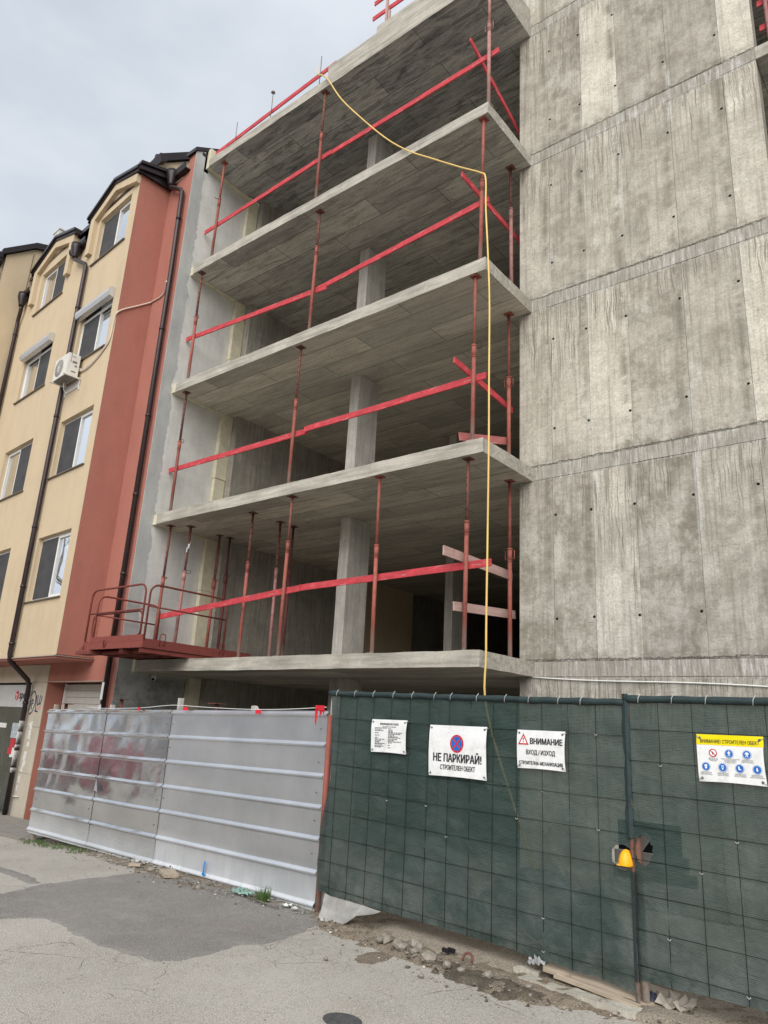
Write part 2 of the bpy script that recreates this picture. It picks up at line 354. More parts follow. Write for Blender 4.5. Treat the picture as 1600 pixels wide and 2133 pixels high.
def m_glass():
    m = Mat('window_glass'); n = m.noise(1.5, 2)
    m.b.inputs['IOR'].default_value = 1.6
    m.b.inputs['Coat Weight'].default_value = .6
    return m.out((.84, .87, .91), .02, .97, nrm=m.bump(n, .05, .02), spec=.7)

# ================================================================ GROUND
GX = [-60, -14, -8.1, -6, -4.1, -.9, 2.6, 5, 12, 60]; GZ = [-1.0, -.44, -.41, -.28, -.19, -.175, -.145, -.12, -.05, .3]
def ground_z(x, y):
    z = GZ[-1]
    if x <= GX[0]: z = GZ[0]
    else:
        for i in range(len(GX)-1):
            if GX[i] <= x <= GX[i+1]:
                t = (x-GX[i])/(GX[i+1]-GX[i]); z = GZ[i]+(GZ[i+1]-GZ[i])*t; break
    return z
def gz(x, y):
    return ground_z(x, y) + .012*nz(x*.9, y*.9, 2) + .003*nz(x*5, y*5, 4)
def m_asphalt(name, a, b, agg, worn=(.45, .43, .39), cracks=True):
    m = Mat(name)
    big = m.noise(.55, 6, .6); mid = m.noise(3.5, 6, .7)
    st = m.vor(95); st2 = m.vor(210); gr = m.noise(160, 3, .7)
    c = m.mix(m.ramp(big, [(.38, 0), (.62, 1)]), a, b)
    c = m.mix(m.ramp(st, [(.22, .75), (.50, 0)]), c, agg)
    c = m.mix(m.ramp(st2, [(.50, 0), (.75, .8)]), c, tuple(q*.30 for q in a)); c = m.mix(m.ramp(m.vor(48), [(.10, .55), (.24, 0)]), c, tuple(min(1, q*1.25) for q in agg)); c = m.mix(m.ramp(m.noise(26, 5, .8), [(.34, .45), (.46, 0)]), c, tuple(q*.5 for q in a))
    c = m.mix(m.ramp(mid, [(.52, 0), (.70, .45)]), c, worn)
    c = m.mix(m.ramp(m.noise(1.6, 7, .75, vec=m.map(loc=(4, 1, 0))), [(.56, 0), (.72, .40)]), c, tuple(q*.6 for q in a))
    c = m.mix(m.ramp(m.noise(1.1, 4, .6, vec=m.map(loc=(14, 5, 0))), [(.60, 0), (.74, .25)]), c, (.30, .22, .16))
    h = m.math('ADD', m.math('MULTIPLY', st, -1.2), m.math('MULTIPLY', gr, .5))
    if cracks:
        e = m.vor(1.5, 'DISTANCE_TO_EDGE', vec=m.mix(.16, m.co, _ncol(m, 2.6)))
        e2 = m.vor(5.5, 'DISTANCE_TO_EDGE', vec=m.mix(.10, m.co, _ncol(m, 6)))
        k = m.math('MULTIPLY', m.math('SUBTRACT', 1.0, m.math('MULTIPLY', e, 140), clamp=True), m.ramp(m.noise(1.2, 3, vec=m.map(loc=(2, 9, 0))), [(.50, 0), (.58, 1)]))
        k2 = m.math('MULTIPLY', m.math('SUBTRACT', 1.0, m.math('MULTIPLY', e2, 60), clamp=True), m.ramp(m.noise(.9, 3, vec=m.map(loc=(7, 2, 0))), [(.56, 0), (.63, 1)]))
        kk = m.math('MAXIMUM', k, m.math('MULTIPLY', k2, .8))
        c = m.mix(m.math('MULTIPLY', kk, .75), c, (.05, .045, .04)); h = m.math('SUBTRACT', h, m.math('MULTIPLY', kk, 2))
    return m.out(c, .93, nrm=m.bump(h, .6, .006), spec=.25)
def _ncol(m, sc):
    n = m.t.nodes.new('ShaderNodeTexNoise'); n.inputs['Scale'].default_value = sc; n.inputs['Detail'].default_value = 4
    m.t.links.new(m.co, n.inputs['Vector']); return n.outputs[1]
MT = {}
MT['road'] = m_asphalt('old_worn_asphalt', (.44, .408, .355), (.54, .505, .445), (.64, .605, .55))
MT['patch'] = m_asphalt('dark_asphalt_patch', (.255, .242, .226), (.315, .300, .280), (.40, .38, .35), worn=(.36, .335, .30), cracks=False)
def m_dirt(name, a, b, vv=.6):
    m = Mat(name); n = m.noise(6, 7, .75); f = m.noise(70, 5, .75); v = m.vor(55)
    c = m.mix(m.ramp(n, [(.36, 0), (.66, 1)]), a, b); c = m.mix(m.ramp(v, [(.2, vv), (.45, 0)]), c, (.42, .38, .32))
    c = m.mix(m.ramp(f, [(.36, .7), (.6, 0)]), c, (.09, .07, .05))
    return m.out(c, .95, nrm=m.bump(m.math('ADD', m.math('MULTIPLY', v, -.8), f), .8, .012), spec=.15)
MT['dirt'] = m_dirt('rubble_dirt', (.20, .16, .12), (.34, .285, .22))
MT['sand'] = m_dirt('pale_sandy_apron', (.33, .285, .23), (.42, .37, .30))
MT['litter'] = m_dirt('black_leaf_litter', (.07, .062, .052), (.19, .16, .12), .12)

# the one big ground sheet, fine where the camera looks
def axis(lo, hi, fine_lo, fine_hi, step):
    a = []; v = lo
    for s_ in (lo, lo*.5+fine_lo*.5): a.append(s_)
    x = fine_lo
    while x < fine_hi: a.append(x); x += step
    a += [fine_hi, fine_hi*.5+hi*.5, hi]
    return sorted(set(a))
gxs = axis(-400, 400, -14, 6.5, .14); gys = axis(-300, 400, -6.4, 2.0, .14)
mb = MB(); nx = len(gxs)
for y in gys:
    for x in gxs: mb.v.append((x, y, gz(x, y)))
for j in range(len(gys)-1):
    for i in range(nx-1):
        mb.f.append((j*nx+i, j*nx+i+1, (j+1)*nx+i+1, (j+1)*nx+i)); mb.m.append(0); mb.sm.append(True)
g = mb.build('ground', MT['road']); tag(g, kind='structure')

def sdist(poly, x, y):
    inside = False; d = 1e9; n = len(poly)
    for i in range(n):
        x1, y1 = poly[i]; x2, y2 = poly[(i+1) % n]
        if (y1 > y) != (y2 > y) and x < (x2-x1)*(y-y1)/(y2-y1)+x1: inside = not inside
        dx, dy = x2-x1, y2-y1; t = max(0, min(1, ((x-x1)*dx+(y-y1)*dy)/(dx*dx+dy*dy+1e-12)))
        d = min(d, math.hypot(x-x1-t*dx, y-y1-t*dy))
    return d if inside else -d
def sheet(name, poly, mat, res, hf, kind='structure', rag=.05, rf=5):
    xs = [p[0] for p in poly]; ys = [p[1] for p in poly]
    x0, x1, y0, y1 = min(xs)-.2, max(xs)+.2, min(ys)-.2, max(ys)+.2
    nx = int((x1-x0)/res)+2; ny = int((y1-y0)/res)+2
    H = []
    for j in range(ny):
        for i in range(nx):
            x = x0+i*res; y = y0+j*res
            d = sdist(poly, x, y) + rag*nz(x*rf, y*rf, 7) + rag*.5*nz(x*rf*3, y*rf*3, 3)
            H.append(hf(x, y, d))
    mb = MB(); vid = {}
    for j in range(ny-1):
        for i in range(nx-1):
            c = (j*nx+i, j*nx+i+1, (j+1)*nx+i+1, (j+1)*nx+i)
            if max(H[k] for k in c) < 0.0: continue
            f = []
            for k in c:
                if k not in vid:
                    jj, ii = divmod(k, nx); x = x0+ii*res; y = y0+jj*res
                    vid[k] = len(mb.v); mb.v.append((x, y, gz(x, y)+H[k]))
                f.append(vid[k])
            mb.f.append(tuple(f)); mb.m.append(0); mb.sm.append(True)
    return tag(mb.build(name, mat), kind=kind)
flat = lambda t: (lambda x, y, d: (t if d > .03 else t*d/.03) if d > -.03 else -.012)
DARK = [(-3.74, -1.9), (-3.74, -2.83), (-3.73, -3.16), (-3.51, -3.73), (-3.52, -4.2), (-3.5, -4.9), (-2.67, -4.6), (-2.51, -4.19), (-2.32, -3.83), (-1.75, -3.92), (-1.27, -3.95), (-0.83, -3.96), (-0.49, -3.92), (-0.42, -3.69), (-0.38, -3.44), (-0.45, -3.08), (-0.34, -2.84), (-0.41, -2.42), (-0.53, -2.0), (-0.94, -1.61), (-1.47, -1.6), (-2.2, -1.62), (-3.0, -1.55)]
sheet('asphalt_patch', DARK, MT['patch'], .045, flat(.008), rag=.06, rf=4)
sheet('asphalt_patch', [(-5.25, -2.9), (-4.68, -2.98), (-4.4, -3.0), (-3.79, -3.13), (-3.81, -3.28), (-4.17, -3.21), (-4.52, -3.17), (-5.3, -3.1)], MT['patch'], .05, flat(.007), rag=.03)
def mound(h, w):
    def fn(x, y, d):
        if d < -.08: return -.03
        e = min(1, max(0, d/w)); return -.008 + h*e*(2-e) + .025*nz(x*9, y*9, 1)*min(1, max(.2, e*2)) + .012*nz(x*24, y*24, 5)
    return fn
DIRT1 = [(-8.0, -1.0), (-7.64, -1.22), (-6.6, -1.35), (-5.64, -1.58), (-4.49, -1.82), (-3.74, -2.0), (-3.0, -2.16), (-2.3, -2.12), (-1.63, -2.0), (-1.24, -1.95), (-.6, -2.02), (-.2, -2.1), (-.2, -.9), (-4, -.9)]
sheet('dirt_strip', DIRT1, MT['dirt'], .04, mound(.014, .3), rag=.09)
DIRT2 = [(-.75, -1.0), (-.8, -1.75), (-0.55, -2.08), (-0.17, -2.22), (0.49, -2.32), (0.79, -2.36), (1.25, -2.42), (1.66, -2.55), (2.01, -2.51), (2.24, -2.42), (2.44, -2.36), (2.71, -2.30), (3.3, -2.33), (4.3, -2.4), (4.6, -1.2), (2, -1)]
sheet('dirt_strip', DIRT2, MT['dirt'], .035, mound(.055, .35), rag=.08)
SAND = [(-.1, -1.5), (.1, -1.95), (.55, -2.02), (1.0, -2.05), (1.5, -2.1), (1.75, -2.02), (1.7, -1.3), (.5, -1.2)]
sheet('sand_apron', SAND, MT['sand'], .04, lambda x, y, d: -.02 if d < -.05 else .045+.03*min(1, max(0, d/.2))+.008*nz(x*8, y*8, 2)-(.03 if d < 0 else 0), rag=.05)
sheet('sand_apron', [(2.75, -2.2), (3.2, -2.28), (4.5, -2.5), (4.5, -1.2), (2.7, -1.5)], MT['sand'], .05, lambda x, y, d: -.02 if d < -.05 else .05+.012*nz(x*7, y*7, 2), rag=.06)
sheet('leaf_litter', [(1.0, -2.28), (1.6, -2.47), (2.0, -2.45), (2.1, -2.3), (1.7, -2.22), (1.2, -2.18)], MT['litter'], .03, lambda x, y, d: -.02 if d < -.03 else .030+min(1, d/.12)*.024+.010*nz(x*30, y*30, 2), rag=.16, rf=8)
sheet('leaf_litter', [(2.7, -2.05), (2.9, -2.18), (3.15, -2.1), (3.1, -1.9), (2.85, -1.8)], MT['litter'], .03, lambda x, y, d: -.02 if d < -.03 else .030+min(1, d/.12)*.024+.010*nz(x*30, y*30, 2), rag=.14, rf=8)
sheet('tarmac_scar', [(.42, -2.55), (0.45, -2.32), (0.55, -2.22), (0.66, -2.38), (0.70, -2.66), (0.56, -2.73)], MT['dirt'], .025, flat(.003), rag=.06)

# paved corner by the shop, laid brick by brick
pv = empty('pavement', (-8.2, -1.1, -.43)); tag(pv, kind='structure')
MT['paver'] = m_concrete('grey_concrete_paver', (.25, .235, .215), (.34, .32, .29), streaky=.2)
bed = MB().box(-14, -8.0, -1.25, .2, -.6, -.405); bed.build('bedding', MT['dirt'], pv, world=True)
pm = MB().grid([-.095, .095], [-.045, .045], [-.03, 0], m=0).mesh('paver', [MT['paver']])
k = 0
for j in range(12):
    for i in range(24):
        x = -12.9+i*.2+(.1 if j % 2 else 0); y = -1.2+j*.1
        if x > -8.15+.25*(y+1.2): continue
        o = bpy.data.objects.new('paver', pm); COL.objects.link(o); o.parent = pv; o.matrix_parent_inverse = WM[pv.name].inverted()
        o.location = (x, y, -.378+.004*nz(x*3, y*3)); o.rotation_euler = (R(random.uniform(-1, 1)), R(random.uniform(-1, 1)), R(random.uniform(-.8, .8))); k += 1

# ================================================================ CONCRETE BUILDING
MT['wall'] = m_wall_concrete()
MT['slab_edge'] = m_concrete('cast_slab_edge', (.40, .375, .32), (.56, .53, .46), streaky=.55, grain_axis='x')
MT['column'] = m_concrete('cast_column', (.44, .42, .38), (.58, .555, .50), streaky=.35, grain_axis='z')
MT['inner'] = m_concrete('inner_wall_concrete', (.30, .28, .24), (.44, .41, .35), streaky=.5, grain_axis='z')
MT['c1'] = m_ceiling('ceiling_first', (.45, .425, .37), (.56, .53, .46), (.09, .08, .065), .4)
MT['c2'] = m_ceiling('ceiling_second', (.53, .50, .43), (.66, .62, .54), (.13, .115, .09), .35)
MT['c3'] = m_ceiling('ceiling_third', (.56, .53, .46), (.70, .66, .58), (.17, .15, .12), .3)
MT['c4'] = m_ceiling('ceiling_fourth', (.44, .43, .39), (.60, .58, .53), (.09, .085, .078), .5)  # darker base: the weaker bounce light higher up is painted in, besides stains
MT['c5'] = m_ceiling('ceiling_fifth', (.40, .40, .385), (.56, .555, .53), (.055, .055, .058), .7)  # darkest underside: least bounce light, put into the base colour
MT['foam'] = m_plain('pale_yellow_foam', (.60, .56, .42), .85, var=.12, scale=5, bump=.35)
MT['black'] = m_plain('black_hole', (.01, .01, .01), .9)

cb = empty('concrete_building', (0, 0, -.3), label='raw concrete apartment block still under construction with open floors and a tall blind wall', cat='building')
def part(mbx, name, mats, parent=cb, **kw): return mbx.build(name, mats, parent, world=True)
for k in range(1, 6):
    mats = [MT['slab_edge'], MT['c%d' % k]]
    mb = MB()
    amp = .007
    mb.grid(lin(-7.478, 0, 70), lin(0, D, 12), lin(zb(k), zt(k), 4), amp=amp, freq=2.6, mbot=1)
    mb.grid(lin(-7.478, -.215, 6), lin(D+.001, 18, 8), [zb(k)+.001, zt(k)-.001], mbot=1)
    part(mb, 'floor_slab', mats)
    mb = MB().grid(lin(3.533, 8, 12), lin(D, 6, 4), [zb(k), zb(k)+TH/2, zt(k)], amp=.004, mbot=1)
    part(mb, 'floor_slab', mats)
# the slab of the sixth floor is out of the frame but closes the block
# parapet upstand on the top slab
mb = MB().grid(lin(-3.76, -.01, 40), [.004, .08, .16], lin(zt(5)+.003, 14.40, 4), amp=.006, freq=3)
part(mb, 'parapet', MT['slab_edge'])
mb = MB().grid(lin(-2.51, -.01, 26), [.006, .09, .158], [14.402, 14.56], amp=.004, freq=3)
part(mb, 'parapet', MT['slab_edge'])
mb = MB().grid([-.16, -.01], lin(.165, D-.004, 14), lin(zt(5)+.003, 14.56, 4), amp=.006, freq=3)
part(mb, 'parapet', MT['slab_edge'])

# the tall blind wall: core, then every formwork panel as its own cast face
ZTOP = zt(6)+2.2
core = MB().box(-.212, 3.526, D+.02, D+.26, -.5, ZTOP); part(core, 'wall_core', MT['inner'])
edge = MB()
def wall_panel(x0, x1, z0, z1, holes, yf, nxs=3):
    """cast panel with real tie holes, front face at yf"""
    mb = MB(); g = .0025
    xs = {x0+g, x1-g}; zs = {z0+g, z1-g}; r = .0195; hw = .025
    for hx, hz in holes: xs |= {hx-hw, hx+hw}; zs |= {hz-hw, hz+hw}
    xs = sorted(xs); zs = sorted(zs)
    yb = D+.02
    for i in range(len(xs)-1):
        for k in range(len(zs)-1):
            cx = (xs[i]+xs[i+1])/2; cz = (zs[k]+zs[k+1])/2
            h = [q for q in holes if abs(q[0]-cx) < .002 and abs(q[1]-cz) < .002]
            if h:
                hx, hz = h[0]; n = 12; ring = []; sq = []
                for a in range(n):
                    an = 2*math.pi*(a+.5)/n; ca, sa = math.cos(an), math.sin(an)
                    ring.append((hx+ca*r, yf, hz+sa*r)); q = max(abs(ca), abs(sa)); sq.append((hx+ca/q*hw, yf, hz+sa/q*hw))
                for a in range(n):
                    b = (a+1) % n
                    mb.poly([sq[a], sq[b], ring[b], ring[a]])
                    mb.poly([ring[a], ring[b], (ring[b][0], yb-.002, ring[b][2]), (ring[a][0], yb-.002, ring[a][2])], 1)
                mb.poly([(p[0], yb-.003, p[2]) for p in ring], 1)
                corners = [(hx+hw, hz+hw), (hx-hw, hz+hw), (hx-hw, hz-hw), (hx+hw, hz-hw)]
                for cxx, czz in corners:
                    near = sorted(range(n), key=lambda a: (sq[a][0]-cxx)**2+(sq[a][2]-czz)**2)[:2]
                    mb.poly([(cxx, yf, czz), sq[near[0]], sq[near[1]]])
            else:
                mb.poly([(xs[i], yf, zs[k]), (xs[i+1], yf, zs[k]), (xs[i+1], yf, zs[k+1]), (xs[i], yf, zs[k+1])])
    a, b, c, d = (xs[0], yf, zs[0]), (xs[-1], yf, zs[0]), (xs[-1], yf, zs[-1]), (xs[0], yf, zs[-1])
    bk = lambda p: (p[0], yb-.001, p[2])
    for p, q in ((a, b), (b, c), (c, d), (d, a)): mb.poly([q, p, bk(p), bk(q)])
    return mb
JX = [-.218, .325, .93, 1.535, 2.32, 3.08, 3.532]; HX = [.362, .90, 1.51, 2.27, 3.03]
rp_ = random.Random(5)
TONE = {(4, 0): (.92, .5, .6, 1), (4, 1): (.88, .6, .9, 1), (4, 2): (1.22, 1.0, .05, 1), (4, 3): (.84, .3, .8, 1), (4, 4): (.82, .2, .6, 1), (4, 5): (1.24, .2, .05, 1),
        (3, 0): (1.05, .5, .3, 1), (3, 1): (.92, .6, .6, 1), (3, 2): (1.02, .6, .4, 1), (3, 3): (.94, .5, .7, 1), (3, 4): (.95, .5, .5, 1), (3, 5): (1.12, .8, .2, 1),
        (2, 0): (1.04, .5, .4, 1), (2, 1): (1.05, .8, .3, 1), (2, 2): (1.18, 1.0, .1, 1), (2, 3): (.92, .3, .8, 1), (2, 4): (.94, .5, .5, 1), (2, 5): (1.20, .6, .1, 1),
        (1, 0): (.90, .5, .9, 1), (1, 1): (.92, .6, .9, 1), (1, 2): (1.12, .9, .1, 1), (1, 3): (.86, .4, 1.0, 1), (1, 4): (.95, .5, .6, 1), (1, 5): (.90, .4, .6, 1), (5, 2): (1.15, .9, .2, 1), (5, 0): (1.1, .2, .1, 1)}
for lv in range(0, 7):
    lo = zt(lv) if lv > 0 else -.5; hi = zb(lv+1)
    hi = min(hi, ZTOP)
    for i in range(6):
        jz = rp_.uniform(-.01, .01); hs = [(hx, zt(lv)+dz+jz) for hx in HX if JX[i] < hx < JX[i+1] for dz in (.575, 2.07)] if lv > 0 else []
        hs = [q for q in hs if q[1] < hi-.05]
        part(wall_panel(JX[i], JX[i+1], lo, hi, hs, D+rp_.uniform(0, .007)), 'wall_panel', [MT['wall'], MT['black']]).color = TONE.get((lv, i), (.95, .5, .5, 1))
    if hi < ZTOP:
        part(wall_panel(JX[0], JX[-1], hi, zt(lv+1), [], D+.003), 'slab_band', [MT['wall'], MT['black']]).color = (.98, .5, .3, 1)
# inner walls, columns, end walls for each storey
for k in range(0, 6):
    lo = zt(k) if k > 0 else -.5; hi = zb(k+1) if k < 5 else 16.2
    if k == 5: break
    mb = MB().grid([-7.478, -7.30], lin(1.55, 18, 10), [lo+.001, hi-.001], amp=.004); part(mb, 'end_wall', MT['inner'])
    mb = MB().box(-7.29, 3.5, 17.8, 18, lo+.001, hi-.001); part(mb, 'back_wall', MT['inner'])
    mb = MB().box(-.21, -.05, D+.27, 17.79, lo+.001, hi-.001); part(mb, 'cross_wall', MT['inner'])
    for (x0, x1, y0, y1) in ((-3.93, -3.70, 1.52, 2.08), (-3.93, -3.73, 4.90, 5.45), (-1.0, -.75, 7.0, 7.4)):
        mb = MB().grid([x0, (x0+x1)/2, x1], lin(y0, y1, 4), lin(lo, hi, 14), amp=.006, freq=2.2)
        part(mb, 'column', MT['column'])
    # back rooms behind the right bay
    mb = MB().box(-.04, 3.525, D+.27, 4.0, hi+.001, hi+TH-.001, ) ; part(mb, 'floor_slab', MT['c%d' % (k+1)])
    mb = MB().box(-.04, 3.54, 4.0, 4.2, lo+.001, hi-.001); part(mb, 'back_wall', MT['inner'])
    mb = MB().box(3.54, 8, 4.0, 4.2, lo+.001, hi-.001); part(mb, 'back_wall', MT['inner'])
mb = MB().box(-7.29, -.3, 1.6, 9.3, zb(6)+.0, zb(6)+.2)
# insulation boards closing the gap to the neighbour
for k in range(0, 5):
    lo = zt(k) if k > 0 else -.45; hi = zb(k+1)
    nn = 2
    zz = [lo+.004, lo+(hi-lo)*rp_.uniform(.42, .6), hi-.004]
    for a, b in ((zz[0], zz[1]-.004), (zz[1]+.004, zz[2])):
        mb = MB().grid([-7.594, -7.484+rp_.uniform(-.01, .01)], [1.27+rp_.uniform(-.012, .012), 1.545], lin(a, b, 6), amp=.004, freq=6); part(mb, 'insulation_board', MT['foam'])
for k in range(1, 6):
    top = zt(k)+.02 if k < 5 else 14.42
    mb = MB().grid([-7.596, -7.482], lin(.012+rp_.uniform(-.02, .01), .66, 5), [zb(k)-.004, zb(k)+.1, top-rp_.uniform(0, .03)], amp=.005, freq=7); part(mb, 'insulation_board', MT['foam'])
    mb = MB().grid([-7.596, -7.484], lin(.668, 1.262, 5), [zb(k)-.012, zb(k)+.1, zt(k)], amp=.005, freq=7); part(mb, 'insulation_board', MT['foam'])
mb = MB().prism([(-7.80, -.03, 13.95), (-7.60, -.03, 13.80), (-7.60, -.03, 14.36), (-7.70, -.03, 14.50), (-7.80, -.03, 14.46)], (0, .12, 0)); part(mb, 'insulation_board', MT['foam'])

# ================================================================ STEEL PROPS
MT['prop'] = m_rust('red_oxide_prop_paint', (.31, .095, .075), (.16, .065, .04), .45)
MT['prop_in'] = m_rust('brown_inner_tube', (.20, .075, .06), (.10, .055, .04), .8, holes=True)
MT['prop_pink'] = m_rust('faded_pink_prop_paint', (.40, .20, .19), (.22, .10, .08), .5)
MT['prop_dark'] = m_rust('dark_red_prop_paint', (.13, .045, .042), (.08, .03, .025), .5)
MT['wire'] = m_plain('dark_wire', (.05, .04, .035), .6, .5)
def prop(x, y, z, h, ch, label, mat='prop', mat2='prop_in', dx=0.0, dy=0.0, group='steel props between the slabs', rz=None, handle=True):
    t = empty('steel_prop', (x-dx, y-dy, z), 0, label, 'steel prop', group)
    p = lambda q: (dx*q/h, dy*q/h, q)
    MB().box(-.06, .06, -.06, .06, 0, .008).build('base_plate', MT[mat], t)
    MB().tube([(0, 0, .008), p(ch)], .030, 12).build('outer_tube', MT[mat], t)
    MB().tube([p(ch), p(h-.012)], .0235, 12).build('inner_tube', MT[mat2], t)
    c = MB(); c.tube([p(ch-.17), p(ch+.01)], .0345, 12); c.tube([p(ch-.005), p(ch+.02)], .039, 12); c.tube([p(ch-.18), p(ch-.165)], .036, 12)
    co = c.build('collar', MT[mat], t)
    tp = Vector(p(h))
    MB().grid([tp.x-.065, tp.x+.065], [tp.y-.065, tp.y+.065], [h-.012, h-.002]).build('head_plate', MT[mat2 if mat != 'prop_dark' else mat], t)
    q = Vector(p(ch+.03)); an = random.uniform(0, 6.28) if rz is None else rz
    ca, sa = math.cos(an), math.sin(an)
    pts = [q+Vector((ca*a-sa*b, sa*a+ca*b, c_)) for a, b, c_ in ((-.05, 0, 0), (.07, 0, 0), (.10, .02, .01), (.10, .05, -.03), (.06, .06, -.05), (.02, .045, -.05))]
    MB().tube(pts, .005, 6).build('pin', MT['wire'], t)
    if handle:
        for sg in (-1, 1):
            hd = MB(); hd.tube([(p(ch-.02)[0]+sg*.034, p(ch)[1], ch-.02), (p(ch)[0]+sg*.075, p(ch)[1], ch-.02), (p(ch)[0]+sg*.075, p(ch)[1], ch-.14), (p(ch)[0]+sg*.034, p(ch)[1], ch-.14)], .0055, 6)
            hd.build('handle', MT[mat], t)
    return t
PH = FH-TH
PS = [
 (1, -7.30, .23, 1.58, 'rusty red prop behind the loading platform, nearest the party wall', 'prop', 'prop_in', False),
 (1, -6.98, .47, 1.72, 'faded pink prop with torn plastic wrapped round it, beside the grey party wall', 'prop_pink', 'prop_in', False),
 (1, -7.00, 1.21, 1.69, 'red prop standing just in front of the pale insulation strip on the lowest open floor', 'prop', 'prop_in', True),
 (1, -6.98, 1.46, 1.84, 'dark maroon prop just right of the insulation strip on the lowest open floor', 'prop_dark', 'prop_dark', True),
 (1, -5.11, .44, 1.71, 'light red prop with pale cement foot at the right end of the loading platform', 'prop', 'prop_in', False),
 (1, -5.10, 1.11, 1.73, 'paint-spattered thin prop further back between platform and slab edge prop', 'prop_pink', 'prop_in', False),
 (1, -3.76, .11, 1.85, 'brown-topped prop at the slab edge where the two lowest red boards overlap', 'prop', 'prop_in', False),
 (1, -5.12, 1.47, 1.81, 'dark prop half hidden behind the prop where the two lowest boards overlap', 'prop_dark', 'prop_dark', False),
 (1, -1.86, .09, 1.56, 'red prop right of the main column on the lowest open floor', 'prop', 'prop', False),
 (1, -.31, .13, 1.72, 'rusty corner prop left of the yellow hose on the lowest open floor', 'prop', 'prop_in', False),
 (1, -.28, 1.22, 1.58, 'red prop with two side handles beside the blind wall on the lowest open floor', 'prop', 'prop', True),
 (2, -7.28, .14, 1.53, 'leftmost prop on the second open floor, in front of the party wall', 'prop', 'prop_in', False),
 (2, -3.92, .13, 1.59, 'middle prop on the second open floor, where the board has a joint', 'prop', 'prop_in', False),
 (2, -.22, .08, 1.48, 'thick corner prop with row of holes left of the hose on the second open floor', 'prop', 'prop', False),
 (2, -.32, 1.24, 1.50, 'prop beside the blind wall on the second open floor, two boards tied to it', 'prop', 'prop', True),
 (3, -7.28, .10, 1.53, 'leftmost prop on the third open floor, in front of the party wall', 'prop', 'prop_in', False),
 (3, -3.78, .16, 1.85, 'middle prop on the third open floor, left of the column', 'prop', 'prop_in', True),
 (3, -.13, .09, 1.46, 'corner prop on the third open floor where the yellow hose bends down', 'prop', 'prop', False),
 (3, -.30, 1.24, 1.77, 'faded prop beside the blind wall on the third open floor', 'prop_pink', 'prop_in', False),
 (4, -7.08, .15, 1.64, 'leftmost prop on the top open floor, nearest the red neighbour house', 'prop', 'prop', False),
 (4, -3.87, .09, 1.61, 'middle prop on the top open floor, under the hose end', 'prop', 'prop_in', False),
 (4, -.06, .09, 1.73, 'pink-red corner prop on the top open floor', 'prop_pink', 'prop_pink', True),
]
for (k, x, y, ch, lb, a, b, hd) in PS:
    prop(x, y, zt(k)+.003, PH-.006, ch, lb, a, b, dx=random.uniform(-.03, .03), dy=random.uniform(-.015, .015), handle=hd)
# props of the recessed bay right of the blind wall
prop(3.66, 1.95, zt(4)+.003, PH-.006, 1.6, 'faded prop in the dark bay at the top right corner beyond the blind wall', 'prop_pink', 'prop_pink', handle=False)
# torn plastic on the pink prop
m = m_plain('clear_torn_plastic', (.55, .60, .62), .25, spec=.6)
mb = MB()
for i in range(9):
    a0, a1 = i*.9, (i+1)*.9; r0 = .034+.012*nz(i, 2); zz = 1.75+i*.07
    mb.poly([(-6.98+r0*math.cos(a0), .47+r0*math.sin(a0), zt(1)+zz), (-6.98+r0*math.cos(a1), .47+r0*math.sin(a1), zt(1)+zz+.02), (-6.98+r0*1.4*math.cos(a1), .47+r0*1.4*math.sin(a1), zt(1)+zz+.12), (-6.98+r0*math.cos(a0), .47+r0*math.sin(a0), zt(1)+zz+.1)])
tag(mb.build('plastic_scrap', m), 'torn clear plastic wrapped round the faded pink prop', 'plastic scrap')

# ================================================================ GUARD BOARDS
RED = (.54, .022, .045)
MT['board'] = m_wood('red_painted_board', (.45, .36, .27), (.55, .46, .36), 0, RED, .93)
MT['board2'] = m_wood('red_painted_board_worn', (.48, .38, .32), (.58, .48, .42), 0, (.46, .07, .075), .8)
MT['board3'] = m_wood('pinkish_bare_board', (.42, .31, .27), (.55, .44, .40), 0, (.42, .17, .15), .35)
def board(a, b, label, mat='board', h=.10, w=.024, notch=False):
    a, b = Vector(a), Vector(b); L = (b-a).length; n = max(4, int(L/.25))
    mb = MB()
    mb.grid(lin(0, L, n), [-w/2, w/2], [-h/2, 0, h/2], amp=.0035, freq=1.5)
    d = (b-a).normalized(); up = Vector((0, 0, 1)); sd = up.cross(d).normalized(); u2 = d.cross(sd)
    o = mb.build('guard_board', MT[mat]); tag(o, label, 'board', 'red guard boards tied to the props')
    o.matrix_world = Matrix(((d.x, sd.x, u2.x, a.x), (d.y, sd.y, u2.y, a.y), (d.z, sd.z, u2.z, a.z), (0, 0, 0, 1)))
    return o
board((-7.43, .285, 3.535), (-3.45, .165, 3.775), 'long bright red board on the lowest open floor, starting behind the loading platform railings')
board((-3.50, .195, 3.785), (.04, .185, 3.845), 'bright red board on the lowest open floor, ending past the corner prop')
board((-7.58, .195, 6.53), (-3.62, .185, 6.52), 'left red board on the second open floor, meeting its neighbour at the middle prop')
board((-3.66, .150, 6.54), (-.05, .135, 6.545), 'right red board on the second open floor, passing in front of the column')
board((-7.58, .155, 9.52), (-3.50, .225, 9.335), 'left red board on the third open floor')
board((-4.02, .246, 9.37), (-.05, .145, 9.53), 'right red board on the third open floor, ending at the corner prop')
board((-7.55, .205, 12.25), (-3.60, .145, 12.33), 'left red board on the top open floor')
board((-3.66, .165, 12.33), (.10, .145, 12.36), 'right red board on the top open floor, ending past the corner prop')
board((-.385, .02, 12.80), (-.385, 1.75, 12.16), 'short red board sloping down along the right side of the top open floor')
board((-.385, -.12, 9.97), (-.385, 1.75, 9.88), 'short red board along the right side of the third open floor')
board((-.40, -.16, 6.76), (-.40, 1.50, 6.62), 'upper red board along the right side of the second open floor', 'board')
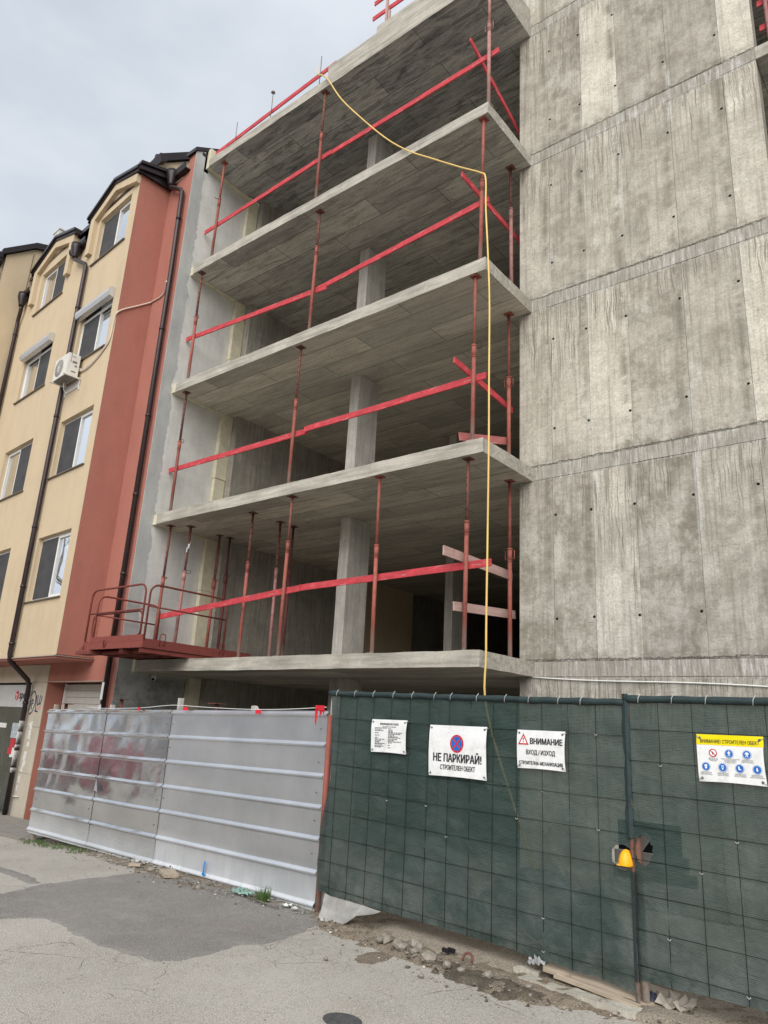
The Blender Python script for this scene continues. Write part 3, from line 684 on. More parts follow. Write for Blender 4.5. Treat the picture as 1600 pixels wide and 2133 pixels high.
board((-.37, -.02, 5.63), (-.37, 1.30, 6.02), 'lower dull red board along the right side of the second open floor', 'board2', h=.115)
board((-.40, -.28, 3.955), (-.40, 1.50, 3.955), 'upper broken-ended pinkish board along the right side of the lowest open floor', 'board3', h=.13)
board((-.375, -.05, 3.26), (-.375, 1.55, 3.39), 'lower pinkish board along the right side of the lowest open floor', 'board3', h=.12)
board((3.54, 1.99, 12.62), (5.2, 1.99, 12.62), 'upper red board across the dark bay at the top right corner', h=.11)
board((3.54, 1.99, 12.14), (5.2, 1.99, 12.14), 'lower red board across the dark bay at the top right corner', h=.11)
board((-7.45, .135, 14.33), (-3.68, .135, 14.57), 'long red board on the roof edge against the sky, left of the parapet')
board((-2.72, .10, 14.98), (-1.9, .10, 14.98), 'lower of the two short red boards above the parapet at the top of the picture')
board((-2.70, .10, 15.36), (-1.9, .10, 15.36), 'upper of the two short red boards above the parapet at the top of the picture')
MT['steel'] = m_plain('bare_rebar', (.20, .17, .15), .6, .5, var=.3, scale=20)
def rebar(x, y, z0, z1, label, cap=False):
    t = empty('rebar', (x, y, z0), 0, label, 'rebar', 'rebars standing on the roof edge')
    MB().tube([(0, 0, 0), (.01, 0, (z1-z0)*.5), (0, 0, z1-z0)], .009, 6).build('bar', MT['steel'], t)
    if cap:
        MB().tube([(0, 0, z1-z0-.05), (0, 0, z1-z0-.03), (0, 0, z1-z0)], [.012, .05, .035], 8).build('wing_nut', MT['steel'], t)
rebar(-6.73, .10, zt(5), 14.80, 'short thin rebar on the roof edge, nearest the old house')
rebar(-5.56, .10, zt(5), 14.96, 'thin rebar with a round nut on its tip, standing on the roof edge', True)
rebar(-4.10, .10, zt(5), 14.98, 'thin rebar on the roof edge where the yellow hose starts')
t = empty('guard_post', (-2.33, .06, 14.56), 0, 'reddish guard rail post standing on the parapet at the top of the picture', 'post')
MB().box(-.025, .025, -.02, .02, 0, .95).build('post', MT['board3'], t); MB().box(.05, .09, -.02, .02, .0, .28).build('brace', MT['board3'], t)

# ================================================================ YELLOW HOSE, white cable, camera
MT['hose'] = m_plain('yellow_hose_rubber', (.72, .50, .16), .45, var=.1, scale=3)
def smooth(pts, n=6):
    P = [Vector(p) for p in pts]; out = []
    for i in range(len(P)-1):
        p0, p1, p2, p3 = P[max(i-1, 0)], P[i], P[i+1], P[min(i+2, len(P)-1)]
        for k in range(n):
            t = k/n; out.append(.5*((2*p1)+(-p0+p2)*t+(2*p0-5*p1+4*p2-p3)*t*t+(-p0+3*p1-3*p2+p3)*t**3))
    out.append(P[-1]); return out
hose = smooth([(-4.10, .02, 14.62), (-4.02, -.03, 14.35), (-3.73, -.05, 14.05), (-3.3, -.05, 13.3), (-2.85, -.05, 12.66), (-2.1, -.05, 11.69), (-1.55, -.05, 11.10), (-1.02, -.05, 10.65), (-.45, -.05, 10.18), (-.10, -.04, 9.91), (.0, -.04, 9.76), (.02, -.05, 9.2), (.07, -.06, 8.45), (.11, -.06, 7.6), (.12, -.06, 6.4), (.13, -.06, 5.4), (.13, -.06, 4.0), (.13, -.06, 2.7), (.13, .0, 1.9), (.13, .9, .5), (.2, 1.2, -.05)], 5)
tag(MB().tube(hose, .0135, 8).build('hose', MT['hose']), 'thin yellow hose hanging down the slab corners from the roof edge', 'hose')
MT['white'] = m_plain('white_plastic', (.74, .74, .72), .5, var=.05)
cab = [(-.05+i*.25, D-.012-.004*(i % 2), 2.487-.010*i-.012*math.sin(i*.5)) for i in range(17)]
tag(MB().tube(cab, .009, 6).build('cable', MT['white']), 'thin white cable strung across the blind wall just above the green fence', 'cable')
t = empty('security_camera', (-7.599, .5, 2.47), 0, 'small white dome security camera on the wall under the lowest slab', 'security camera')
MB().tube([(0, 0, -.02), (.06, 0, -.02)], .045, 12).build('bracket', MT['white'], t)
MB().tube([(.05, -.01, -.02), (.09, -.04, -.05), (.12, -.07, -.08), (.125, -.075, -.085)], [.03, .05, .048, .04], 12).build('body', MT['white'], t)
MB().tube([(.122, -.072, -.082), (.132, -.082, -.09)], .03, 12).build('lens', MT['black'], t)

# ================================================================ LOADING PLATFORM
MT['plat'] = m_rust('brown_red_platform_paint', (.21, .055, .045), (.12, .04, .03), .25)
lp = empty('loading_platform', (-6.6, -.97, 2.70), 0, 'brown red steel loading platform with tubular railings, cantilevered from the lowest slab', 'loading platform')
X0, X1, Y0, Y1 = -7.52, -5.84, -.97, 1.35
def lpp(mb, n): return mb.build(n, MT['plat'], lp, world=True)
lpp(MB().box(X1-.02, X1, Y0, Y1, 2.775, 2.925), 'side_beam'); lpp(MB().box(X0, X0+.02, Y0, Y1, 2.775, 2.925), 'side_beam')
lpp(MB().box(X0+.021, X1-.021, Y0, Y0+.02, 2.775, 2.885), 'front_beam'); lpp(MB().box(X0+.021, X1-.021, Y0+.03, Y1, 2.855, 2.875), 'deck')
lpp(MB().box(X0+.021, X1-.021, Y0+.0, Y0+.02, 2.887, 2.99), 'toe_board')
for xx in (-5.90, -6.48, -7.42):
    mb = MB(); x = xx
    for (a, b, c, d) in ((x-.03, x-.024, 2.705, 2.774), (x+.024, x+.03, 2.705, 2.774), (x-.03, x+.03, 2.768, 2.774), (x-.03, x+.03, 2.700, 2.706)): mb.box(a, b, Y0+.01, 1.3, c, d)
    lpp(mb, 'runner_beam')
for i, yy in enumerate((-.72, -.42, -.12, .18, .48)):
    mb = MB()
    zz = 2.71 if yy < -.05 else 2.712
    mb.box(X0+.05, X1-.024, yy-.035, yy-.029, zz, 2.76); mb.box(X0+.05, X1-.024, yy+.029, yy+.035, zz, 2.76); mb.box(X0+.05, X1-.024, yy-.029, yy+.029, zz, zz+.006)
    if yy < -.05: lpp(mb, 'joist')
lpp(MB().box(-7.95, -7.42, Y0+.02, -.7, 2.705, 2.755), 'outrigger')
mb = MB().poly([(-7.90, Y0+.02, 2.76), (-7.60, Y0+.02, 2.76), (-7.60, Y0+.02, 2.93)]).poly([(-7.60, Y0+.026, 2.93), (-7.60, Y0+.026, 2.76), (-7.90, Y0+.026, 2.76)]); lpp(mb, 'gusset')
def rail(p0, d, L, h, mid, name='railing', r=.018, low=None):
    """tubular hoop railing along d with rounded top corners, mid rail(s)"""
    p0 = Vector(p0); d = Vector(d); c = .16; pts = []
    pts.append(p0); pts.append(p0+Vector((0, 0, h-c)))
    for a in (22, 45, 68, 90): pts.append(p0+d*(c-c*math.cos(R(a)))+Vector((0, 0, h-c+c*math.sin(R(a)))))
    for a in (90, 68, 45, 22, 0): pts.append(p0+d*(L-c+c*math.cos(R(a)))+Vector((0, 0, h-c+c*math.sin(R(a)))))
    pts.append(p0+d*L)
    mb = MB().tube(pts, r, 10)
    for q in mid: mb.tube([p0+Vector((0, 0, q)), p0+d*L+Vector((0, 0, q))], r*.8, 8)
    o = lpp(mb, name); return o
rail((-7.70, Y0+.03, 2.80), (1, 0, 0), 1.70, 1.05, (.62,))
rail((X1-.01, Y0+.02, 2.90), (0, 1, 0), 1.64, .93, (.56,))
rail((-7.50, Y0+.06, 2.90), (0, 1, 0), 1.30, .86, (.50,))
# inner gate hoop
mb = MB(); pts = []
xa, xb, za, zb_ = -7.60, -6.06, 2.985, 3.40; c = .12
for cx, cz, s0 in ((xb-c, za+c, -90), (xb-c, zb_-c, 0), (xa+c, zb_-c, 90), (xa+c, za+c, 180)):
    for a in range(0, 91, 22): pts.append((cx+c*math.cos(R(s0+a)), Y0+.07, cz+c*math.sin(R(s0+a))))
pts.append(pts[0]); mb.tube(pts, .014, 8); lpp(mb, 'gate_hoop')
for (x, y) in ((X1+.004, -.60), (X1+.004, .66)):
    pts = [(x, y-.05, 2.83), (x+.006, y-.06, 2.97), (x+.006, y-.045, 3.02), (x+.006, y, 3.035), (x+.006, y+.045, 3.02), (x+.006, y+.05, 2.97), (x, y+.03, 2.83)]
    lpp(MB().tube(pts, .009, 8), 'lifting_eye')
lpp(MB().tube([(-7.0, Y0-.008, 2.80), (-7.02, Y0-.012, 2.90), (-6.98, Y0-.012, 2.93), (-6.94, Y0-.012, 2.90), (-6.96, Y0-.008, 2.80)], .008, 8), 'lifting_eye')
for zz, l in ((2.99, 'post_sleeve'),):
    for x in (-7.70, -6.0): lpp(MB().tube([(x, Y0+.03, 2.79), (x, Y0+.03, 2.93)], .026, 10), 'post_sleeve')

# ================================================================ OLD HOUSE (local: x = s to the left along the facade, y = o out to the street)
YEL, REDC = (.60, .48, .325), (.41, .165, .125)
MT['yellow'] = m_stucco('yellow_stucco', YEL, (.42, .34, .23), .42)
MT['redst'] = m_stucco('brick_red_stucco', REDC, (.29, .11, .085), .5)
MT['beige'] = m_stucco('beige_stone_cladding', (.55, .49, .40), (.33, .29, .22), .5)
MT['brown'] = m_plain('dark_brown_sheet_metal', (.030, .022, .024), .32, .35, var=.2)
MT['pipe'] = m_plain('brown_downpipe', (.040, .026, .027), .3, .3, var=.15)
MT['pvc'] = m_plain('white_pvc_frame', (.78, .78, .77), .35, var=.04)
MT['screen'] = m_plain('dark_insect_screen', (.055, .055, .058), .8, var=.25, scale=3)
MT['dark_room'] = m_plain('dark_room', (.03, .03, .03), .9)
MT['glass'] = m_glass()
MT['sill'] = m_plain('brown_sill_metal', (.16, .13, .10), .4, .3, var=.1)
MT['alu'] = m_plain('silver_shutter_box', (.62, .62, .62), .3, .55, var=.05)
MT['curtain'] = m_plain('grey_curtain', (.35, .34, .32), .85, var=.2)
ob = empty('old_apartment_house', (-8.694, -.915, 0), R(175.6), 'yellow and brick red stuccoed apartment house with dark gabled dormers left of the concrete block', 'building')
def op(mb, name, mats, parent=ob): return mb.build(name, mats, parent)
def wall_open(mb, x0, x1, z0, z1, ops, o=0.0, depth=.17, m=0):
    xs = sorted({x0, x1} | {v for q in ops for v in (q[0], q[1]) if x0 < v < x1}); zs = sorted({z0, z1} | {v for q in ops for v in (q[2], q[3]) if z0 < v < z1})
    for i in range(len(xs)-1):
        for k in range(len(zs)-1):
            cx, cz = (xs[i]+xs[i+1])/2, (zs[k]+zs[k+1])/2
            if any(q[0] < cx < q[1] and q[2] < cz < q[3] for q in ops): continue
            mb.poly([(xs[i+1], o, zs[k]), (xs[i], o, zs[k]), (xs[i], o, zs[k+1]), (xs[i+1], o, zs[k+1])], m)
    for a, b, c, d in ops:
        i = o-depth
        mb.poly([(a, o, c), (a, i, c), (a, i, d), (a, o, d)], m); mb.poly([(b, i, c), (b, o, c), (b, o, d), (b, i, d)], m)
        mb.poly([(a, o, d), (a, i, d), (b, i, d), (b, o, d)], m); mb.poly([(a, i, c), (a, o, c), (b, o, c), (b, i, c)], m)
    return mb
SA, SB = (.33, 1.93), (3.45, 5.20)
wins = []
for (z0, z1) in ((3.86, 5.24), (6.61, 7.95), (9.34, 10.72)):
    wins += [(SA[0], SA[1], z0, z1), (SB[0], SB[1], z0, z1)]
top = [(.33, 1.86, 12.04, 13.30), (3.52, 5.22, 11.95, 13.20)]
mb = MB()
wall_open(mb, 0.0, 6.345, 2.70, 11.8, wins)
wall_open(mb, 0.0, 2.25, 11.8, 13.34, [top[0]]); wall_open(mb, 3.20, 5.66, 11.8, 13.24, [top[1]])
wall_open(mb, 2.25, 3.20, 11.8, 12.86, []); wall_open(mb, 5.66, 6.345, 11.8, 12.86, [])
mb.poly([(2.25, 0, 13.34), (0, 0, 13.34), (0, 0, 13.62), (1.12, 0, 13.98), (2.25, 0, 13.50)]); mb.poly([(5.66, 0, 13.24), (3.20, 0, 13.24), (3.20, 0, 13.52), (4.42, 0, 13.92), (5.66, 0, 13.44)])
for xs_ in (2.25, 3.20, 5.66):
    zt_ = 13.45
    mb.poly([(xs_, 0, 12.86), (xs_, -1.6, 12.86), (xs_, -1.6, zt_), (xs_, 0, zt_)])
op(mb, 'front_wall', MT['yellow'])
# back plane behind window openings so rooms read dark
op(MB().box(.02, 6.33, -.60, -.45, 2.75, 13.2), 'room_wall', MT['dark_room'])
op(MB().box(-.004, .05, -.73, -.003, 2.73, 13.78), 'side_wall', MT['redst'])
mb = MB(); mb.box(-1.022, -.005, -.95, -.731, 2.73, 13.74); op(mb, 'recess_wall', MT['redst'])
op(MB().box(-1.022, -.74, -.95, -.733, 13.741, 14.18), 'recess_wall', MT['redst'])
op(MB().box(-1.022, 1.93, -.96, -.732, 2.29, 2.729), 'door_lintel', MT['redst'])
op(MB().box(-1.015, -.64, -.93, -.733, -.6, 2.289), 'door_jamb', MT['redst'])
op(MB().box(1.932, 2.0, -1.2, -.745, -.6, 2.289), 'door_jamb', MT['redst'])
op(MB().box(-.02, 6.4, -.728, .015, 2.66, 2.697), 'soffit', MT['redst'])
op(MB().box(-.05, 6.4, .003, .05, 2.698, 2.715), 'flashing', m_plain('pale_flashing', (.45, .38, .32), .4, .4))
op(MB().box(-.05, -.006, -.75, .05, 2.70, 2.716), 'flashing', bpy.data.materials['pale_flashing'])
op(MB().box(-.66, 1.94, -.732, -.70, 2.285, 2.30), 'flashing', bpy.data.materials['pale_flashing'])
# beige pillar slabs and lintel
for a, b in ((-.6, .45), (.456, 1.37), (1.376, 2.284)):
    op(MB().grid([1.936, 2.70], [-1.1, -.732], [a, b]), 'cladding_slab', MT['beige'])
op(MB().grid([1.936, 3.9], [-1.1, -.733], [2.29, 2.655]), 'cladding_slab', MT['beige'])
op(MB().grid([3.906, 6.6], [-1.1, -.735], [2.29, 2.655]), 'cladding_slab', MT['beige'])
op(MB().box(6.4, 12, -.9, 0, -.6, 2.7), 'ground_wall', MT['beige'])
# garage door
gd = op(MB().box(-.64, 1.93, -1.16, -1.15, -.6, 2.28), 'garage_door', m_plain('door_seal', (.05, .05, .05), .8))
MT['slat'] = m_plain('cream_door_slat', (.55, .53, .49), .5, var=.06)
sm = MB().grid([-.62, 1.86], [-.012, .0], [.004, .065, .127]).mesh('door_slat', [MT['slat']])
for i in range(19):
    o = bpy.data.objects.new('door_slat', sm); COL.objects.link(o); o.parent = gd; o.location = (0, -1.125, 2.14-.13*i)
op(MB().box(1.865, 1.90, -1.149, -1.10, -.6, 2.285), 'door_frame', MT['pvc'])
# shop front
MT['shopband'] = m_plain('grey_white_shop_band', (.50, .52, .54), .35, var=.08)
MT['shopglass'] = m_plain('dark_green_shop_panel', (.050, .066, .062), .25, var=.3, scale=1.5)
sf = op(MB().box(2.705, 6.4, -.90, -.85, 1.76, 2.245), 'shop_band', MT['shopband'])
op(MB().box(2.705, 6.4, -.93, -.87, -.5, 1.757), 'shop_panel', MT['shopglass'])
op(MB().box(2.705, 6.4, -.95, -.84, 2.25, 2.288), 'shop_head', MT['black'])
def text(body, size, mat, parent, org, right, up, xs=1.0, bold=0.0, align='CENTER', lift=.004, disp=None, name='lettering', spacing=1.0, maxw=None):
    cu = bpy.data.curves.new('tmp', 'FONT'); cu.body = body; cu.size = size; cu.align_x = align; cu.resolution_u = 3; cu.space_line = spacing
    ot = bpy.data.objects.new('tmp', cu); COL.objects.link(ot)
    dg = bpy.context.evaluated_depsgraph_get(); me = bpy.data.meshes.new_from_object(ot.evaluated_get(dg)); bpy.data.objects.remove(ot); bpy.data.curves.remove(cu)
    if maxw:
        w = max(v.co.x for v in me.vertices)-min(v.co.x for v in me.vertices); xs = maxw/w
    if disp:
        bm = bmesh.new(); bm.from_mesh(me)
        for _ in range(4):
            le = [e for e in bm.edges if e.calc_length() > .016]
            if not le: break
            bmesh.ops.subdivide_edges(bm, edges=le, cuts=1); bmesh.ops.triangulate(bm, faces=bm.faces[:])
        bm.to_mesh(me); bm.free()
    r, u, o = Vector(right), Vector(up), Vector(org); n = r.cross(u)
    if bold:
        vs = [tuple(v.co) for v in me.vertices]; fs = [tuple(f.vertices) for f in me.polygons]; N = len(vs); nv, nf = [], []
        for k, (dx, dy) in enumerate(((0, 0), (bold, 0), (-bold, 0), (0, bold*.5), (0, -bold*.5))):
            nv += [(a+dx/xs, b+dy, .00012*k) for a, b, c in vs]; nf += [tuple(q+N*k for q in f) for f in fs]
        me = bpy.data.meshes.new(name); me.from_pydata(nv, [], nf); me.update()
    for v in me.vertices:
        x, y = v.co.x*xs, v.co.y
        p = o+r*x+u*y+n*(lift+v.co.z)
        if disp: p += n*disp(p)
        v.co = p
    me.materials.clear(); me.materials.append(mat)
    ob_ = bpy.data.objects.new(name, me); COL.objects.link(ob_); ob_.parent = parent
    return ob_
def ink(name, c): return m_plain(name, c, .6, var=.03, bump=0)
MT['ink'] = ink('black_print', (.025, .025, .028)); MT['inkred'] = ink('red_print', (.55, .02, .03)); MT['inkblue'] = ink('blue_print', (.01, .13, .48)); MT['inkwhite'] = ink('white_print', (.85, .85, .85))
hx = [(3.70+.098*math.sin(R(a)), -.846, 2.01+.115*math.cos(R(a))) for a in range(0, 360, 60)]
lg = op(MB().prism(hx, (0, .003, 0)), 'logo', MT['inkred'], sf)
mb = MB(); c_ = (3.70, -.841, 2.01)
for a in (60, 180, 300): mb.obox(c_, (3.70+.075*math.sin(R(a)), -.841, 2.01+.088*math.cos(R(a))), .004, .016, up=(0, 0, 1) if a != 180 else (1, 0, 0))
op(mb, 'logo_line', MT['inkwhite'], sf)
text('speedy', .25, MT['ink'], sf, (3.57, -.848, 1.945), (-1, 0, 0), (0, 0, 1), xs=1.0, bold=.004, align='LEFT')
MT['paper'] = m_plain('weathered_paper', (.68, .68, .66), .8, var=.1, scale=12); MT['paperred'] = m_plain('red_leaflet', (.50, .03, .05), .6, var=.1)
op(MB().box(3.30, 3.70, -.87, -.864, 1.10, 1.42), 'poster', m_plain('grey_blue_poster', (.40, .46, .50), .5, var=.3, scale=20))
op(MB().box(3.38, 3.62, -.863, -.858, .90, 1.09), 'leaflet', MT['paperred']); op(MB().box(3.48, 3.70, -.863, -.858, .76, .895), 'leaflet', MT['paperred']); op(MB().box(3.36, 3.56, -.869, -.864, .70, .93), 'leaflet', MT['paper'])
op(MB().box(4.05, 4.5, -.869, -.864, 1.3, 1.40), 'leaflet', MT['paper'])
# graffiti and torn notices on the pillar
def stroke(mb, pts, w, o):
    P = [Vector((p[0], o, p[1])) for p in pts]
    for a, b in zip(P, P[1:]): mb.obox(a, b, .002, w, up=Vector((0, 1, 0)).cross((b-a).normalized()))
MT['spray'] = ink('navy_spray_paint', (.02, .035, .10)); MT['spray2'] = ink('orange_spray_paint', (.62, .30, .20))
mb = MB(); q = lambda P: smooth([(a, 0, b) for a, b in P], 4)
def cst(pts, w=.028): stroke(mb, [(p.x, p.z) for p in q(pts)], w, -.729)
cst([(2.66, 2.0), (2.50, 2.10), (2.38, 2.0), (2.36, 1.85), (2.44, 1.68), (2.58, 1.62)]); cst([(2.62, 1.92), (2.60, 1.80), (2.66, 1.66)]); cst([(2.56, 1.88), (2.50, 1.93), (2.47, 1.85), (2.55, 1.83), (2.50, 1.72)])
cst([(2.34, 2.02), (2.30, 1.80), (2.26, 1.70)]); cst([(2.27, 2.02), (2.24, 1.84), (2.17, 1.84), (2.15, 2.02)]); cst([(2.15, 1.86), (2.09, 1.84), (2.06, 2.0)]); cst([(2.32, 1.70), (2.16, 1.68)])
op(mb, 'graffiti', MT['spray'])
mb = MB(); stroke(mb, [(2.20, 1.74), (2.06, 1.78)], .06, -.7305); op(mb, 'graffiti', MT['spray2'])
mb = MB(); stroke(mb, [(2.56, 1.62), (2.42, 1.66)], .05, -.7305)
op(mb, 'graffiti', MT['spray2'])
rr = random.Random(3)
for (x, z, w, h) in ((2.36, 1.40, .26, .13), (2.36, 1.22, .20, .18), (2.34, 1.02, .16, .10), (2.40, .80, .20, .16), (2.38, .64, .2, .12), (2.44, .52, .14, .10), (2.48, .33, .14, .12), (2.5, .15, .12, .10)):
    w *= .62; h *= 1.12; ed = [(-.5, -.5), (-.2, -.5), (.15, -.5), (.5, -.5), (.5, -.2), (.5, .1), (.5, .5), (.2, .5), (-.1, .5), (-.5, .5), (-.5, .2), (-.5, -.15)]
    pts = [(x+w*(a+rr.uniform(-.13, .13)), -.730, z+h*(b+rr.uniform(-.10, .10))) for a, b in ed]
    op(MB().prism(pts, (0, .001, 0)), 'torn_notice', MT['paper'])
op(MB().tube([(2.62, -.70, -.02), (2.30, -.70, 0.0)], .012, 6), 'pipe_clamp', MT['paper'])

# windows
def window(x0, x1, z0, z1, shutter=False, screen_left=True, o=0.0, curt=False):
    fo = o-.10; d = .05; w = .05
    mb = MB()
    for a, b, c, e in ((x0+.002, x0+w, z0, z1), (x1-w, x1-.002, z0, z1), (x0+w, x1-w, z0, z0+w), (x0+w, x1-w, z1-w, z1-.002)): mb.box(a, b, fo-d, fo, c, e)
    f = op(mb, 'window', MT['pvc'])
    mid = x0+(x1-x0)*(.47 if screen_left else .53)
    def sash(a, b, nm='sash'):
        s_ = MB(); t = .045
        for q in ((a, a+t, z0+w, z1-w), (b-t, b, z0+w, z1-w), (a+t, b-t, z0+w, z0+w+t), (a+t, b-t, z1-w-t, z1-w)): s_.box(q[0], q[1], fo-d+.005, fo+.012, q[2], q[3])
        return op(s_, nm, MT['pvc'], f)
    s1 = (mid, x1-w); s2 = (x0+w, mid)
    sash(*s1); sash(*s2)
    scr = s1 if screen_left else s2; gl = s2 if screen_left else s1
    op(MB().box(gl[0]+.045, gl[1]-.045, fo-.028, fo-.022, z0+w+.045, z1-w-.045), 'pane', MT['glass'], f)
    op(MB().box(scr[0]+.045, scr[1]-.045, fo-.032, fo-.028, z0+w+.045, z1-w-.045), 'pane', MT['glass'], f)
    op(MB().box(scr[0]+.01, scr[1]-.01, fo+.014, fo+.018, z0+w+.01, z1-w-.01), 'insect_screen', MT['screen'], f)
    cu = MB(); nn = 16; a, b = x0+.05, x1-.05
    for i in range(nn): cu.poly([(a+(b-a)*i/nn, fo-.16-.02*(i % 2), z0+.05), (a+(b-a)*(i+1)/nn, fo-.16-.02*((i+1) % 2), z0+.05), (a+(b-a)*(i+1)/nn, fo-.16-.02*((i+1) % 2), z1-.05), (a+(b-a)*i/nn, fo-.16-.02*(i % 2), z1-.05)])
    if curt: op(cu, 'curtain', MT['curtain'], f)
    op(MB().grid([x0-.05, x1+.10], [fo-.01, o+.045], [z0-.022, z0-.002]), 'sill', MT['sill'], f)
    if shutter:
        sb_ = MB(); pts = [(x1+.03, 0, 0)]
        prof = [(o+.004, z1-.20), (o+.11, z1-.18), (o+.15, z1-.10), (o+.14, z1-.02), (o+.09, z1+.04), (o+.004, z1+.05)]
        sb_.prism([(x0-.02, a, b) for a, b in prof], (x1-x0+.06, 0, 0)); op(sb_, 'shutter_box', MT['alu'], f)
        op(MB().box(x0+.0, x1, fo+.001, fo+.03, z1-.27, z1-.205), 'shutter_rail', MT['pvc'], f)
        op(MB().box(x0+.003, x0+.03, fo+.001, fo+.03, z0, z1-.275), 'shutter_guide', MT['pvc'], f); op(MB().box(x1-.03, x1-.003, fo+.001, fo+.03, z0, z1-.275), 'shutter_guide', MT['pvc'], f)
for i, q in enumerate(wins):
    window(*q, shutter=(i >= 4), screen_left=(i % 2 == 0), curt=(i in (1, 3)))
window(*top[0], screen_left=True, curt=True); window(*top[1], screen_left=False, curt=True)
# raised surrounds of the two gables
def surround(pts): op(MB().prism([(a, .0005, b) for a, b in pts], (0, .10, 0)), 'gable_surround', MT['yellow'])
surround([(2.24, 12.40), (2.24, 13.46), (1.12, 13.90), (0.0, 13.60), (0.0, 13.38), (1.06, 13.70), (2.02, 13.34), (2.02, 12.40)])
surround([(5.66, 12.36), (5.66, 13.44), (4.42, 13.88), (3.20, 13.52), (3.20, 12.36), (3.42, 12.36), (3.42, 13.36), (4.40, 13.66), (5.44, 13.30), (5.44, 12.36)])
# gable roofs, dark sheet metal with a stepped fascia
def gable_roof(l, p, r, back=-2.6):
    for a, b in ((l, p), (p, r)):
        for k, (o0, t0, t1) in enumerate(((.13, 0, .075), (.17, .078, .15))):
            op(MB().prism([(a[0], o0, a[1]+t0), (a[0], o0, a[1]+t1), (b[0], o0, b[1]+t1), (b[0], o0, b[1]+t0)], (0, back-o0, 0)), 'roof', MT['brown'])
gable_roof((2.36, 13.40), (1.12, 13.90), (-.10, 13.60)); gable_roof((5.80, 13.36), (4.42, 13.86), (3.08, 13.48))
# main roof and the steep sheets between the dormers
op(MB().prism([(.1, .0, 13.45), (.1, -4, 17.0), (.1, -4, 17.12), (.1, .0, 13.58)], (6.2, 0, 0)), 'roof', MT['brown'])
for a, b in ((2.27, 3.18), (5.68, 6.33)):
    op(MB().prism([(a, .02, 12.87), (a, -.28, 13.75), (a, -.32, 13.75), (a, -.04, 12.87)], (b-a, 0, 0)), 'roof', MT['brown'])
    g_ = MB()
    for p in ([(.01, 12.84), (.13, 12.84), (.16, 12.90), (.16, 12.97), (.14, 12.97), (.13, 12.90), (.12, 12.86), (.03, 12.86), (.03, 12.97), (.01, 12.97)],):
        g_.prism([(a+.01, y, z) for y, z in p], (b-a-.02, 0, 0))
    op(g_, 'gutter', MT['brown'])
def hopper(x, o, z):
    mb = MB().tube([(x, o, z+.02), (x, o, z-.10), (x, o, z-.34), (x, o, z-.38)], [.14, .14, .075, .07], 14); op(mb, 'hopper', MT['brown'])
def pipe(pts, r=.052, collars=()):
    o = op(MB().tube(pts, r, 14), 'downpipe', MT['pipe'])
    for c in collars: op(MB().tube([(c[0], c[1], c[2]-.03), (c[0], c[1], c[2]+.03)], r+.008, 14), 'pipe_collar', MT['pipe'], o)
hopper(2.72, .14, 12.92); pipe([(2.72, .14, 12.58), (2.70, .13, 12.50), (2.10, .085, 12.12), (2.06, .08, 12.02), (2.06, .08, 2.80), (2.08, .05, 2.66), (2.58, -.58, 2.32), (2.60, -.63, 2.20), (2.62, -.63, -.5)], collars=[(2.06, .08, z) for z in (10.9, 8.1, 5.5, 4.2, 3.0)]+[(2.61, -.63, 1.85)])
hopper(6.04, .14, 12.86); pipe([(6.04, .14, 12.50), (6.06, .12, 12.42), (6.22, .09, 12.12), (6.24, .08, 12.0), (6.24, .08, 2.7)], collars=[(6.24, .08, 11.7)])
# recess gutter, hopper and pipe by the party wall
op(MB().prism([(-.85, -.733, 13.76), (-.85, -.60, 13.76), (-.85, -.57, 13.90), (-.85, -.60, 13.90), (-.85, -.62, 13.79), (-.85, -.733, 13.79)], (.86, 0, 0)), 'gutter', MT['brown'])
op(MB().prism([(-.05, -.60, 13.80), (-.05, .12, 13.63), (-.05, .12, 13.74), (-.05, -.60, 13.93)], (-.12, 0, 0)), 'gutter', MT['brown'])
op(MB().prism([(-.05, -.60, 13.94), (-.05, .14, 13.75), (-.05, .14, 13.82), (-.05, -.60, 14.02)], (-.17, 0, 0)), 'fascia', MT['brown'])
hopper(-.28, -.60, 13.93); pipe([(-.28, -.60, 13.60), (-.30, -.60, 13.50), (-.72, -.63, 13.24), (-.80, -.64, 13.14), (-.86, -.64, 11.0), (-.86, -.64, -.5)], collars=[(-.83, -.64, 12.4), (-.86, -.64, 9.6), (-.86, -.64, 7.6), (-.86, -.64, 5.9), (-.86, -.64, 4.3)])
op(MB().box(-.90, -.82, -.589, -.582, 1.95, 2.26), 'sticker', MT['paper'])
op(MB().box(-.91, -.83, -.587, -.580, 1.70, 1.86), 'sticker', MT['paper'])
for i, (z, h) in enumerate(((1.28, .20), (1.02, .24), (.93, .07), (.58, .30), (.44, .10))):
    op(MB().tube([(2.602+.02*(2.2-z)/2.7, -.63, z), (2.601+.02*(2.2-z-h)/2.7, -.63, z+h)], .0528, 14), 'sticker', MT['paper'])
# upper wall and roof behind the recess, seen end-on
op(MB().prism([(.08, -.40, 13.7), (.08, -3.2, 13.7), (.08, -3.2, 16.45), (.08, -.55, 14.38), (.08, -.40, 14.28)], (.25, 0, 0)), 'upper_wall', MT['yellow'])
op(MB().prism([(.0, -.38, 14.28), (.0, -3.3, 16.56), (.0, -3.3, 16.75), (.0, -.38, 14.50)], (.5, 0, 0)), 'roof', MT['brown'])
op(MB().prism([(-.1, -.36, 14.20), (-.1, -.50, 14.30), (-.1, -.50, 14.50), (-.1, -.30, 14.40)], (.7, 0, 0)), 'gutter', MT['brown']); 
op(MB().tube([(.22, -.42, 14.55), (.22, -.40, 14.35), (.22, -.42, 14.20)], [.09, .09, .05], 12), 'hopper', MT['brown']); op(MB().tube([(.22, -.42, 14.22), (.22, -.42, 13.8)], .04, 10), 'downpipe', MT['pipe'])
